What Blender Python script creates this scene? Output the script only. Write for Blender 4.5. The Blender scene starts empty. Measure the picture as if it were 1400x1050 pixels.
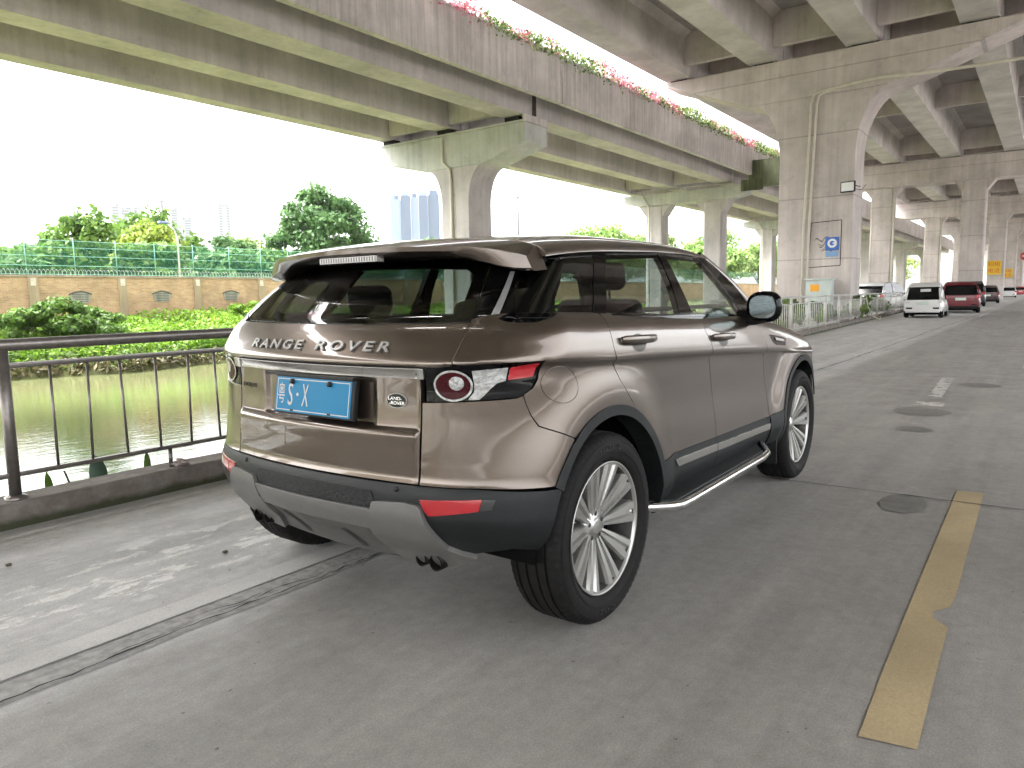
import bpy, bmesh, math, random
import numpy as np
from mathutils import Vector, Matrix
from mathutils.geometry import delaunay_2d_cdt

R = math.radians
HAZE = .00011
random.seed(7)
rng = np.random.default_rng(7)
sc = bpy.context.scene
COL = sc.collection

# ------------------------------------------------------------------ camera
cam_d = bpy.data.cameras.new('camera')
cam = bpy.data.objects.new('camera', cam_d)
COL.objects.link(cam)
CAM = Vector((-2.3988, -2.2388, 1.2603))
yaw, pitch, roll = .6348, -.1193, -.0171
cy, sy, cp, sp = math.cos(yaw), math.sin(yaw), math.cos(pitch), math.sin(pitch)
fwd = Vector((cy*cp, sy*cp, sp)); rgt = Vector((sy, -cy, 0)); up = rgt.cross(fwd)
r2 = math.cos(roll)*rgt + math.sin(roll)*up
u2 = -math.sin(roll)*rgt + math.cos(roll)*up
M = Matrix((r2, u2, -fwd)).transposed().to_4x4()
M.translation = CAM
cam.matrix_world = M
cam_d.sensor_width = 36; cam_d.lens = 998.0/1400*36
cam_d.clip_start = .05; cam_d.clip_end = 5000
sc.camera = cam

# ------------------------------------------------------------------ world, sun, exposure
SUN_EL, SUN_AZ = 58, 125          # degrees; azimuth counted from +x towards +y
w = bpy.data.worlds.new('World'); sc.world = w; w.use_nodes = True
nt = w.node_tree; nt.nodes.clear()
sky = nt.nodes.new('ShaderNodeTexSky'); sky.sky_type = 'NISHITA'; sky.sun_disc = False
sky.sun_elevation = R(SUN_EL); sky.sun_rotation = R(90-SUN_AZ)
sky.air_density = 1.2; sky.dust_density = 6.0; sky.ozone_density = 1.0
hs = nt.nodes.new('ShaderNodeHueSaturation'); hs.inputs['Saturation'].default_value = .16
bg = nt.nodes.new('ShaderNodeBackground'); bg.inputs['Strength'].default_value = .15
wo = nt.nodes.new('ShaderNodeOutputWorld')
nt.links.new(sky.outputs[0], hs.inputs['Color']); nt.links.new(hs.outputs[0], bg.inputs[0]); nt.links.new(bg.outputs[0], wo.inputs[0])
sl = bpy.data.lights.new('sun', 'SUN'); sl.energy = .5; sl.angle = R(30); sl.color = (1, .96, .9)
so = bpy.data.objects.new('sun', sl); COL.objects.link(so)
sd = Vector((math.cos(R(SUN_AZ))*math.cos(R(SUN_EL)), math.sin(R(SUN_AZ))*math.cos(R(SUN_EL)), math.sin(R(SUN_EL))))
so.rotation_euler = sd.to_track_quat('Z', 'Y').to_euler()
so.location = (0, 0, 60)
vs = sc.view_settings
sc.display_settings.display_device = 'sRGB'
vs.view_transform = 'Standard'; vs.look = 'None'; vs.exposure = 3.3; vs.gamma = 1.0
sc.render.engine = 'CYCLES'
cy_ = sc.cycles
cy_.max_bounces = 10; cy_.diffuse_bounces = 6; cy_.glossy_bounces = 4; cy_.transparent_max_bounces = 24; cy_.transmission_bounces = 6
cy_.volume_bounces = 1
cy_.caustics_reflective = False; cy_.caustics_refractive = False
cy_.sample_clamp_indirect = 6
cy_.use_denoising = True
try: cy_.denoiser = 'OPENIMAGEDENOISE'
except Exception: pass

# ------------------------------------------------------------------ helpers
def tag(o, label=None, cat=None, group=None, kind=None):
    if label: o['label'] = label
    if cat: o['category'] = cat
    if group: o['group'] = group
    if kind: o['kind'] = kind
    return o

def link(name, me, m=None, parent=None, smooth=None):
    o = bpy.data.objects.new(name, me); COL.objects.link(o)
    if m is not None and len(me.materials) == 0: me.materials.append(m)
    if parent is not None: o.parent = parent
    if smooth is not None:
        me.polygons.foreach_set('use_smooth', [smooth]*len(me.polygons))
    return o

def empty(name, loc=(0, 0, 0), rz=0, label=None, cat=None, group=None):
    o = bpy.data.objects.new(name, None); COL.objects.link(o)
    o.location = loc; o.rotation_euler = (0, 0, rz); o.empty_display_size = .3
    return tag(o, label, cat, group)

def dup(root, loc=None, rz=None, label=None, group=None):
    r = root.copy(); COL.objects.link(r)
    if loc is not None: r.location = loc
    if rz is not None: r.rotation_euler = (0, 0, rz)
    if label: r['label'] = label
    if group: r['group'] = group
    for ch in list(root.children):
        c = ch.copy(); COL.objects.link(c); c.parent = r
        for g in list(ch.children):
            d = g.copy(); COL.objects.link(d); d.parent = c
    return r

class MB:
    """collects simple solids into one mesh"""
    def __init__(s): s.v = []; s.f = []; s.sm = []
    def add(s, vs_, fs_, smooth=False):
        n = len(s.v); s.v += [tuple(map(float, p)) for p in vs_]
        s.f += [tuple(i+n for i in f) for f in fs_]; s.sm += [smooth]*len(fs_); return s
    def box(s, a, b, M=None):
        (x0, y0, z0), (x1, y1, z1) = a, b
        p = [(x0,y0,z0),(x1,y0,z0),(x1,y1,z0),(x0,y1,z0),(x0,y0,z1),(x1,y0,z1),(x1,y1,z1),(x0,y1,z1)]
        if M is not None: p = [M @ Vector(q) for q in p]
        return s.add(p, [(0,3,2,1),(4,5,6,7),(0,1,5,4),(1,2,6,5),(2,3,7,6),(3,0,4,7)])
    def prism(s, poly, axis, a, b):
        """poly: list of 2-D points; axis 'x','y','z' = extrusion axis"""
        n = len(poly)
        ar = sum(poly[i][0]*poly[(i+1)%n][1]-poly[(i+1)%n][0]*poly[i][1] for i in range(n))
        if ar < 0: poly = poly[::-1]
        def mk(t):
            return [{'x': (t,u,v), 'y': (v,t,u), 'z': (u,v,t)}[axis] for u, v in poly]
        vs_ = mk(min(a,b))+mk(max(a,b))
        fs_ = [tuple(range(n-1,-1,-1)), tuple(range(n, 2*n))]+[(i,(i+1)%n,n+(i+1)%n,n+i) for i in range(n)]
        return s.add(vs_, fs_)
    def tube(s, pts, r, n=10, caps=True, closed=False):
        pts = [Vector(p) for p in pts]; k = len(pts)
        rs = r if isinstance(r, (list, tuple)) else [r]*k
        vs_, fs_ = [], []
        prev = None
        for i, p in enumerate(pts):
            a = pts[(i-1) % k] if (closed or i > 0) else p
            b = pts[(i+1) % k] if (closed or i < k-1) else p
            t = (b-a).normalized()
            if prev is None:
                ref = Vector((0,0,1)) if abs(t.z) < .9 else Vector((1,0,0))
                nx = t.cross(ref).normalized()
            else:
                nx = (prev-t*prev.dot(t)).normalized()
            prev = nx; ny = t.cross(nx)
            for j in range(n):
                an = 2*math.pi*j/n
                vs_.append(p+(nx*math.cos(an)+ny*math.sin(an))*rs[i])
        m = k if closed else k-1
        for i in range(m):
            for j in range(n):
                q = ((i+1) % k)*n
                fs_.append((i*n+j, i*n+(j+1)%n, q+(j+1)%n, q+j))
        s.add(vs_, fs_, True)
        if caps and not closed:
            s.f.append(tuple(len(s.v)-len(vs_)+j for j in range(n-1,-1,-1))); s.sm.append(False)
            s.f.append(tuple(len(s.v)-n+j for j in range(n))); s.sm.append(False)
        return s
    def lathe(s, prof, c, axis='z', n=32, smooth=True, closed=False):
        vs_, fs_ = [], []
        for (a, r) in prof:
            for j in range(n):
                t = 2*math.pi*j/n
                u, v = r*math.cos(t), r*math.sin(t)
                p = {'z': (u,v,a), 'y': (v,a,u), 'x': (a,u,v)}[axis]
                vs_.append((p[0]+c[0], p[1]+c[1], p[2]+c[2]))
        k = len(prof)
        for i in range(k if closed else k-1):
            q = (i+1) % k
            for j in range(n):
                fs_.append((i*n+j, i*n+(j+1)%n, q*n+(j+1)%n, q*n+j))
        return s.add(vs_, fs_, smooth)
    def grid(s, P, smooth=True, flip=False):
        """P: array (a,b,3)"""
        a, b = P.shape[:2]
        fs_ = []
        for i in range(a-1):
            for j in range(b-1):
                q = (i*b+j, i*b+j+1, (i+1)*b+j+1, (i+1)*b+j)
                fs_.append(q[::-1] if flip else q)
        return s.add(P.reshape(-1,3), fs_, smooth)
    def build(s, name, m, parent=None, bevel=0, seg=2, subsurf=0):
        me = bpy.data.meshes.new(name)
        me.from_pydata(s.v, [], s.f); me.update()
        me.polygons.foreach_set('use_smooth', s.sm)
        o = link(name, me, m, parent)
        if bevel or subsurf:
            bm = bmesh.new(); bm.from_mesh(me)
            if bevel:
                ed = [e for e in bm.edges if len(e.link_faces) == 2 and e.calc_face_angle(0) > .5]
                bmesh.ops.bevel(bm, geom=ed, offset=bevel, segments=seg, affect='EDGES', profile=.5, clamp_overlap=True)
            bm.to_mesh(me); bm.free()
            me.polygons.foreach_set('use_smooth', [True]*len(me.polygons))
            me.set_sharp_from_angle(angle=R(40))
        return o

# ------------------------------------------------------------------ materials
def newmat(name):
    m = bpy.data.materials.new(name); m.use_nodes = True
    nt = m.node_tree; b = nt.nodes['Principled BSDF']
    return m, nt, b
def N(nt, t, **k):
    n = nt.nodes.new(t)
    for a, v in k.items():
        if a in n.inputs: n.inputs[a].default_value = v
        else: setattr(n, a, v)
    return n
def plain(name, col, rough=.5, metal=0, coat=0, spec=.5, noise=0, nscale=8., bump=0, emit=None):
    m, nt, b = newmat(name)
    b.inputs['Base Color'].default_value = (*col, 1)
    b.inputs['Roughness'].default_value = rough; b.inputs['Metallic'].default_value = metal
    b.inputs['Coat Weight'].default_value = coat; b.inputs['Coat Roughness'].default_value = .03
    b.inputs['Specular IOR Level'].default_value = spec
    if noise or bump:
        g = N(nt, 'ShaderNodeNewGeometry')
        n1 = N(nt, 'ShaderNodeTexNoise', Scale=nscale, Detail=6., Roughness=.6)
        nt.links.new(g.outputs['Position'], n1.inputs['Vector'])
        if noise:
            mr = N(nt, 'ShaderNodeMapRange'); mr.inputs[1].default_value = .3; mr.inputs[2].default_value = .7
            mr.inputs[3].default_value = 1-noise; mr.inputs[4].default_value = 1+noise
            mx = N(nt, 'ShaderNodeVectorMath', operation='SCALE'); mx.inputs[0].default_value = col
            nt.links.new(n1.outputs[0], mr.inputs[0]); nt.links.new(mr.outputs[0], mx.inputs['Scale'])
            nt.links.new(mx.outputs[0], b.inputs['Base Color'])
        if bump:
            bp = N(nt, 'ShaderNodeBump', Strength=bump, Distance=.01)
            nt.links.new(n1.outputs[0], bp.inputs['Height']); nt.links.new(bp.outputs[0], b.inputs['Normal'])
    if emit:
        b.inputs['Emission Color'].default_value = (*col, 1); b.inputs['Emission Strength'].default_value = emit
    return m
def ramp(nt, stops):
    r = nt.nodes.new('ShaderNodeValToRGB'); e = r.color_ramp.elements
    while len(e) > len(stops): e.remove(e[-1])
    while len(e) < len(stops): e.new(.5)
    for el, (p, c) in zip(e, stops): el.position = p; el.color = (*c, 1) if len(c) == 3 else c
    return r

def concrete(name, base, streak=.35, blotch=.18, form=0., tint=(1, 1, 1), streak_scale=3.0):
    """cast concrete: broad blotches, fine grain, rain streaks running down, form-board joints"""
    m, nt, b = newmat(name)
    g = N(nt, 'ShaderNodeNewGeometry')
    def noise(scale_vec, scale, det=5., ro=.6):
        mp = N(nt, 'ShaderNodeMapping'); mp.inputs['Scale'].default_value = scale_vec
        n = N(nt, 'ShaderNodeTexNoise', Scale=scale, Detail=det, Roughness=ro)
        nt.links.new(g.outputs['Position'], mp.inputs[0]); nt.links.new(mp.outputs[0], n.inputs['Vector'])
        return n
    def rng_(n, a, b_, lo, hi):
        r = N(nt, 'ShaderNodeMapRange'); r.inputs[1].default_value = a; r.inputs[2].default_value = b_
        r.inputs[3].default_value = lo; r.inputs[4].default_value = hi
        nt.links.new(n.outputs[0], r.inputs[0]); return r
    def mul(a, c):
        q = N(nt, 'ShaderNodeMath', operation='MULTIPLY'); nt.links.new(a.outputs[0], q.inputs[0]); nt.links.new(c.outputs[0], q.inputs[1]); return q
    n1 = rng_(noise((1,1,1), .55, 6.), .3, .7, 1-blotch, 1+blotch)
    n2 = rng_(noise((1,1,.045), streak_scale, 6., .7), .35, .72, 1+streak*.3, 1-streak)
    n3 = rng_(noise((1,1,1), 38., 3.), .3, .7, .93, 1.06)
    n4 = rng_(noise((1,1,1), 2.4, 8., .7), .55, .8, 1.0, .72)
    v = mul(mul(mul(n1, n2), n3), n4)
    if form:
        sep = N(nt, 'ShaderNodeSeparateXYZ'); nt.links.new(g.outputs['Position'], sep.inputs[0])
        dv = N(nt, 'ShaderNodeMath', operation='DIVIDE'); dv.inputs[1].default_value = form; nt.links.new(sep.outputs[2], dv.inputs[0])
        fr = N(nt, 'ShaderNodeMath', operation='FRACT'); nt.links.new(dv.outputs[0], fr.inputs[0])
        lt = N(nt, 'ShaderNodeMath', operation='LESS_THAN'); lt.inputs[1].default_value = .02; nt.links.new(fr.outputs[0], lt.inputs[0])
        fm = N(nt, 'ShaderNodeMapRange'); fm.inputs[3].default_value = 1; fm.inputs[4].default_value = .72; nt.links.new(lt.outputs[0], fm.inputs[0])
        v = mul(v, fm)
    sc_ = N(nt, 'ShaderNodeVectorMath', operation='SCALE')
    rp = ramp(nt, [(0, tuple(base[i]*tint[i] for i in range(3))), (1, base)])
    nt.links.new(noise((1,1,1), .9, 4.).outputs[0], rp.inputs[0])
    nt.links.new(rp.outputs[0], sc_.inputs[0]); nt.links.new(v.outputs[0], sc_.inputs['Scale'])
    nt.links.new(sc_.outputs[0], b.inputs['Base Color'])
    b.inputs['Roughness'].default_value = .85; b.inputs['Specular IOR Level'].default_value = .25
    bp = N(nt, 'ShaderNodeBump', Strength=.35, Distance=.02)
    nt.links.new(noise((1,1,1), 22., 6.).outputs[0], bp.inputs['Height']); nt.links.new(bp.outputs[0], b.inputs['Normal'])
    return m

def glass(name, tint, refl=1.0):
    m = bpy.data.materials.new(name); m.use_nodes = True
    nt = m.node_tree; nt.nodes.clear()
    out = N(nt, 'ShaderNodeOutputMaterial'); mix = N(nt, 'ShaderNodeMixShader')
    tr = N(nt, 'ShaderNodeBsdfTransparent'); tr.inputs[0].default_value = (*tint, 1)
    gl = N(nt, 'ShaderNodeBsdfGlossy'); gl.inputs['Roughness'].default_value = .01; gl.inputs['Color'].default_value = (refl, refl, refl, 1)
    g = N(nt, 'ShaderNodeNewGeometry'); dt = N(nt, 'ShaderNodeVectorMath', operation='DOT_PRODUCT')
    nt.links.new(g.outputs['Incoming'], dt.inputs[0]); nt.links.new(g.outputs['Normal'], dt.inputs[1])
    ab = N(nt, 'ShaderNodeMath', operation='ABSOLUTE'); nt.links.new(dt.outputs['Value'], ab.inputs[0])
    om = N(nt, 'ShaderNodeMath', operation='SUBTRACT'); om.inputs[0].default_value = 1; nt.links.new(ab.outputs[0], om.inputs[1])
    pw = N(nt, 'ShaderNodeMath', operation='POWER'); pw.inputs[1].default_value = 5; nt.links.new(om.outputs[0], pw.inputs[0])
    fr = N(nt, 'ShaderNodeMath', operation='MULTIPLY_ADD'); fr.inputs[1].default_value = .94; fr.inputs[2].default_value = .06; nt.links.new(pw.outputs[0], fr.inputs[0])
    nt.links.new(fr.outputs[0], mix.inputs[0]); nt.links.new(tr.outputs[0], mix.inputs[1]); nt.links.new(gl.outputs[0], mix.inputs[2])
    nt.links.new(mix.outputs[0], out.inputs[0])
    return m

def leafmat(name, cols, trans=.35, rough=.55):
    m = bpy.data.materials.new(name); m.use_nodes = True
    nt = m.node_tree; b = nt.nodes['Principled BSDF']; out = nt.nodes['Material Output']
    at = N(nt, 'ShaderNodeAttribute', attribute_name='tone')
    k = len(cols)
    r = ramp(nt, [(i/(k-1), c) for i, c in enumerate(cols)])
    nt.links.new(at.outputs['Fac'], r.inputs[0]); nt.links.new(r.outputs[0], b.inputs['Base Color'])
    b.inputs['Roughness'].default_value = rough; b.inputs['Specular IOR Level'].default_value = .3
    t = N(nt, 'ShaderNodeBsdfTranslucent'); nt.links.new(r.outputs[0], t.inputs[0])
    mx = N(nt, 'ShaderNodeMixShader'); mx.inputs[0].default_value = trans
    nt.links.new(b.outputs[0], mx.inputs[1]); nt.links.new(t.outputs[0], mx.inputs[2]); nt.links.new(mx.outputs[0], out.inputs[0])
    return m

CONC_A = concrete('weathered_concrete', (.56, .525, .535), streak=.18, tint=(.86, .85, .84))
CONC_PAR = concrete('streaked_parapet_concrete', (.66, .62, .615), streak=.38, blotch=.2, tint=(.80, .79, .78), streak_scale=5.)
CONC_B = concrete('brown_grey_concrete', (.62, .56, .54), streak=.18, form=2.6, tint=(.86, .86, .84))
CONC_G = concrete('girder_concrete', (.63, .59, .585), streak=.08, blotch=.22, tint=(.80, .80, .76))
CONC_D = concrete('shade_toned_deck_concrete', (.38, .35, .335), streak=.1, tint=(.8, .8, .8))  # slab colour darkened to stand for the shade between the girders
CONC_BLUE = concrete('painted_cap_concrete', (.55, .545, .535), streak=.2, tint=(.86, .90, .88))
STEEL = plain('brushed_steel', (.20, .18, .165), .36, .75, noise=.18, nscale=30)
STEEL_W = plain('pale_painted_steel', (.50, .49, .46), .45, .1, noise=.12, nscale=6)
PIPE = plain('cream_plastic_pipe', (.62, .59, .50), .5, noise=.1, nscale=3)
BLACKP = plain('black_plastic', (.008, .0085, .009), .5, spec=.3, noise=.12, nscale=60)
# ------------------------------------------------------------------ setting: ground
def ground_material():
    m, nt, b = newmat('worn_concrete_floor')
    g = N(nt, 'ShaderNodeNewGeometry')
    sep = N(nt, 'ShaderNodeSeparateXYZ'); nt.links.new(g.outputs['Position'], sep.inputs[0])
    L = nt.links.new
    def noise(sv, scale, det=6., ro=.6, dist=0.):
        mp = N(nt, 'ShaderNodeMapping'); mp.inputs['Scale'].default_value = sv
        n = N(nt, 'ShaderNodeTexNoise', Scale=scale, Detail=det, Roughness=ro, Distortion=dist)
        L(g.outputs['Position'], mp.inputs[0]); L(mp.outputs[0], n.inputs['Vector']); return n.outputs[0]
    def mr(x, a, b_, lo, hi, cl=True):
        r = N(nt, 'ShaderNodeMapRange'); r.clamp = cl
        for i, v in enumerate((a, b_, lo, hi)): r.inputs[i+1].default_value = v
        L(x, r.inputs[0]); return r.outputs[0]
    def ma(op, x, y):
        q = N(nt, 'ShaderNodeMath', operation=op)
        for i, v in enumerate((x, y)):
            if isinstance(v, (int, float)): q.inputs[i].default_value = v
            else: L(v, q.inputs[i])
        return q.outputs[0]
    def mixc(f, a, c):
        q = N(nt, 'ShaderNodeMix', data_type='RGBA')
        L(f, q.inputs[0])
        for i, v in ((6, a), (7, c)):
            if isinstance(v, tuple): q.inputs[i].default_value = (*v, 1)
            else: L(v, q.inputs[i])
        return q.outputs[2]
    y = sep.outputs[1]; x = sep.outputs[0]
    # left strip (rough, pale) versus the trowelled bay on the right
    side = mr(ma('ADD', y, ma('MULTIPLY', noise((1,1,1), 1.2), .25)), .36, .56, 0, 1)
    rough_c = ramp(nt, [(.25, (.34,.328,.315)), (.5, (.44,.428,.41)), (.75, (.53,.518,.50))]); L(noise((.35,1,1), 2.2, 9., .68), rough_c.inputs[0])
    smooth_c = ramp(nt, [(.25, (.245,.232,.215)), (.5, (.295,.280,.261)), (.8, (.345,.328,.308))]); L(noise((.5,1,1), .9, 7., .6), smooth_c.inputs[0])
    c = mixc(side, smooth_c.outputs[0], rough_c.outputs[0])
    # fine aggregate grain
    gr = mr(noise((1,1,1), 150., 5., .75), .3, .7, .72, 1.24)
    gr2 = mr(noise((1,1,1), 14., 9., .75), .3, .7, .82, 1.15)
    # drag streaks along the lane
    st = mr(noise((.05,1,1), 5., 7., .7), .3, .7, .84, 1.12)
    v = ma('MULTIPLY', ma('MULTIPLY', gr, gr2), st)
    # whitewash scraps on the left strip
    patch = noise((.55,1.2,1), 5.2, 8., .72)
    band = ma('MULTIPLY', mr(y, .75, .95, 0, 1), mr(y, 1.45, 1.75, 1, 0))
    bandx = ma('MULTIPLY', mr(x, -2.4, -1.9, 0, 1), mr(x, .0, .5, 1, 0))
    wf = ma('MULTIPLY', ma('MULTIPLY', mr(patch, .525, .57, 0, 1), band), bandx)
    c = mixc(ma('MULTIPLY', wf, .85), c, (.74, .72, .68))
    # oily stains
    oil = mr(noise((1,1,1), 1.1, 3., .5), .62, .74, 0, .35)
    c = mixc(oil, c, (.12, .115, .105))
    sp = mr(noise((1,1,1), 24., 2., .5), .73, .76, 0, .7)
    c = mixc(sp, c, (.07, .065, .06))
    q = N(nt, 'ShaderNodeVectorMath', operation='SCALE'); L(c, q.inputs[0]); L(v, q.inputs['Scale'])
    L(q.outputs[0], b.inputs['Base Color'])
    L(mr(noise((1,1,1), 3., 5.), .3, .7, .42, .68), b.inputs['Roughness'])
    b.inputs['Specular IOR Level'].default_value = .35
    h = ma('ADD', ma('MULTIPLY', noise((1,1,1), 90., 5., .7), ma('ADD', ma('MULTIPLY', side, .8), .2)), ma('MULTIPLY', noise((1,1,1), 8., 5.), .8))
    bp = N(nt, 'ShaderNodeBump', Strength=.35, Distance=.008); L(h, bp.inputs['Height']); L(bp.outputs[0], b.inputs['Normal'])
    return m
FLOOR = ground_material()
def sheet(name, pts, z, m, label=None):
    me = bpy.data.meshes.new(name)
    v = [(*p, z) for p in pts]; n = len(pts)
    ar = sum(pts[i][0]*pts[(i+1)%n][1]-pts[(i+1)%n][0]*pts[i][1] for i in range(n))
    me.from_pydata(v, [], [tuple(range(n)) if ar > 0 else tuple(range(n-1,-1,-1))]); me.update()
    return tag(link(name, me, m), kind='structure')
def kerb_y(x):
    if x < 8: return 2.43
    if x < 19: return 2.43+(x-8)/11*.87
    return 3.30+(x-19)*(1.1/23.5)
gpts = [(-120,-300), (2500,-300), (2500,14.6), (24,14.6), (16,11), (12, 3.4), (8,2.68), (-120,2.68)]
gm = MB()
n = len(gpts)
gm.add([(*p, 0) for p in gpts], [tuple(range(n))])
gm.add([(*p, 0) for p in gpts]+[(*p, -3) for p in gpts], [(i, n+i, n+(i+1)%n, (i+1)%n) for i in range(n)])
tag(gm.build('ground', FLOOR), kind='structure')

# kerb under the railings
def kerb_material():
    m, nt, b = newmat('kerb_concrete')
    g = N(nt, 'ShaderNodeNewGeometry'); sep = N(nt, 'ShaderNodeSeparateXYZ'); nt.links.new(g.outputs['Position'], sep.inputs[0])
    n = N(nt, 'ShaderNodeTexNoise', Scale=5., Detail=8., Roughness=.7); nt.links.new(g.outputs['Position'], n.inputs['Vector'])
    r = ramp(nt, [(.25, (.085,.068,.056)), (.5, (.16,.14,.12)), (.75, (.27,.255,.23))]); nt.links.new(n.outputs[0], r.inputs[0])
    n2 = N(nt, 'ShaderNodeTexNoise', Scale=7., Detail=5.); nt.links.new(g.outputs['Position'], n2.inputs['Vector'])
    ad = N(nt, 'ShaderNodeMath', operation='MULTIPLY_ADD'); ad.inputs[1].default_value = .09; nt.links.new(n2.outputs[0], ad.inputs[0]); 
    nz = N(nt, 'ShaderNodeMath', operation='MULTIPLY'); nz.inputs[1].default_value = -1; nt.links.new(sep.outputs[2], nz.inputs[0]); nt.links.new(nz.outputs[0], ad.inputs[2])
    mrg = N(nt, 'ShaderNodeMapRange'); mrg.inputs[1].default_value = -.02; mrg.inputs[2].default_value = .02; nt.links.new(ad.outputs[0], mrg.inputs[0])
    mx = N(nt, 'ShaderNodeMix', data_type='RGBA'); nt.links.new(mrg.outputs[0], mx.inputs[0]); nt.links.new(r.outputs[0], mx.inputs[6]); mx.inputs[7].default_value = (.045,.05,.025,1)
    nt.links.new(mx.outputs[2], b.inputs['Base Color']); b.inputs['Roughness'].default_value = .9
    bp = N(nt, 'ShaderNodeBump', Strength=.6, Distance=.02); nt.links.new(n.outputs[0], bp.inputs['Height']); nt.links.new(bp.outputs[0], b.inputs['Normal'])
    return m
KERB = kerb_material()
kb = MB()
xs = [-30 + i*.5 for i in range(0, 156)]+[50, 60, 80, 120]
prev = None
for i, x in enumerate(xs):
    y0 = kerb_y(x); h = .15+.004*math.sin(i*1.7)
    ring = [(x, y0, -.05), (x, y0+.004*math.sin(i*2.3), h-.012), (x, y0+.015, h), (x, y0+.23, h), (x, y0+.24, -.3)]
    kb.v += ring
    if i:
        b0 = (i-1)*5; b1 = i*5
        for j in range(4): kb.f.append((b0+j, b1+j, b1+j+1, b0+j+1)); kb.sm.append(False)
kerb = tag(kb.build('kerb', KERB), kind='structure')
kerb.data.flip_normals()

# painted lines (worn)
def paintmat(name, col, wear, gap=.5, rough=.7):
    m, nt, b = newmat(name)
    g = N(nt, 'ShaderNodeNewGeometry')
    n1 = N(nt, 'ShaderNodeTexNoise', Scale=9., Detail=9., Roughness=.75); nt.links.new(g.outputs['Position'], n1.inputs['Vector'])
    n2 = N(nt, 'ShaderNodeTexNoise', Scale=1.7, Detail=4.); nt.links.new(g.outputs['Position'], n2.inputs['Vector'])
    n3 = N(nt, 'ShaderNodeTexNoise', Scale=140., Detail=3.); nt.links.new(g.outputs['Position'], n3.inputs['Vector'])
    r = ramp(nt, [(.3, tuple(c*.78 for c in col)), (.7, tuple(min(1, c*1.12) for c in col))]); nt.links.new(n2.outputs[0], r.inputs[0])
    mr_ = N(nt, 'ShaderNodeMapRange'); mr_.inputs[1].default_value = .3; mr_.inputs[2].default_value = .7; mr_.inputs[3].default_value = .88; mr_.inputs[4].default_value = 1.1
    nt.links.new(n3.outputs[0], mr_.inputs[0])
    q = N(nt, 'ShaderNodeVectorMath', operation='SCALE'); nt.links.new(r.outputs[0], q.inputs[0]); nt.links.new(mr_.outputs[0], q.inputs['Scale'])
    nt.links.new(q.outputs[0], b.inputs['Base Color']); b.inputs['Roughness'].default_value = rough
    b.inputs['Specular IOR Level'].default_value = .3
    a = N(nt, 'ShaderNodeMapRange'); a.inputs[1].default_value = wear; a.inputs[2].default_value = wear+.06; a.inputs[3].default_value = 1; a.inputs[4].default_value = 0
    nt.links.new(n1.outputs[0], a.inputs[0]); nt.links.new(a.outputs[0], b.inputs['Alpha'])
    return m
def ragged(p0, p1, half, step=.12, amp=.006, cut=None):
    """outline of a painted bar from p0 to p1 with uneven edges"""
    p0, p1 = Vector(p0), Vector(p1); d = (p1-p0); L_ = d.length; d /= L_; nrm = Vector((-d.y, d.x))
    k = max(2, int(L_/step)); a, b = [], []
    for i in range(k+1):
        t = L_*i/k
        a.append(p0+d*t+nrm*(half+random.uniform(-amp, amp)))
        w2 = half+random.uniform(-amp, amp)
        if cut and cut[0] < t < cut[1]: w2 = half*.25
        b.append(p0+d*t-nrm*w2)
    return [tuple(v) for v in a+b[::-1]]
sheet('white_line', ragged((-14, .585), (5.5, .615), .066, .25, .004), .004, paintmat('worn_white_paint', (.57,.555,.53), .62))
sheet('strip_patch', ragged((-14, .43), (5.4, .462), .083, .3, .012), .002, plain('dark_rough_concrete', (.335,.325,.31), .9, noise=.30, nscale=22, bump=.6))
YEL = paintmat('worn_yellow_paint', (.43,.34,.20), .66)
ypts = [(-.265,-1.868), (.15,-1.858), (.6,-1.852), (1.2,-1.845), (2.0,-1.838), (2.835,-1.832), (2.862,-1.972), (2.2,-1.98), (1.6,-1.985), (1.02,-1.992), (.86,-1.985), (.78,-1.935), (.72,-1.94), (.65,-1.998), (.2,-2.004), (-.24,-2.012)]
sheet('yellow_line', ypts, .004, YEL)
# hairline cracks and the slab joint
CRK = plain('crack_dirt', (.035,.032,.03), .95, noise=.3, nscale=40)
def crack(name, p0, p1, wid, step=.05, amp=.012, z=.006, broken=0):
    p0, p1 = Vector(p0), Vector(p1); d = (p1-p0); L_ = d.length; d /= L_; nrm = Vector((-d.y, d.x))
    k = int(L_/step); off = 0; b = MB(); prevp = None
    for i in range(k+1):
        off = off*.8+random.uniform(-amp, amp)
        c = p0+d*(L_*i/k)+nrm*off
        ww = wid*random.uniform(.15, 1.2)
        if random.random() < broken: ww = .0006
        cur = [(c.x+nrm.x*ww, c.y+nrm.y*ww, z), (c.x-nrm.x*ww, c.y-nrm.y*ww, z)]
        if prevp: b.add([prevp[0], prevp[1], cur[1], cur[0]], [(0,1,2,3)])
        prevp = cur
    return tag(b.build(name, CRK), kind='structure')
crack('crack', (-6, .372), (5.2, .395), .0065)
crack('crack', (-1.25, .43), (-.1, .425), .0035, amp=.016, broken=.3)
crack('crack', (-.9, .455), (-.3, .40), .003, amp=.018, broken=.25)
crack('crack', (-6, .505), (5.3, .535), .0018, amp=.002)
crack('slab_joint', (2.53, -.2), (2.70, -9), .005, step=.2, amp=.002)
crack('slab_joint', (9.7, .72), (60, .45), .012, step=.4, amp=.02)
crack('slab_joint', (-3.3, 2.3), (-3.1, -9), .004, step=.2, amp=.002)
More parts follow.
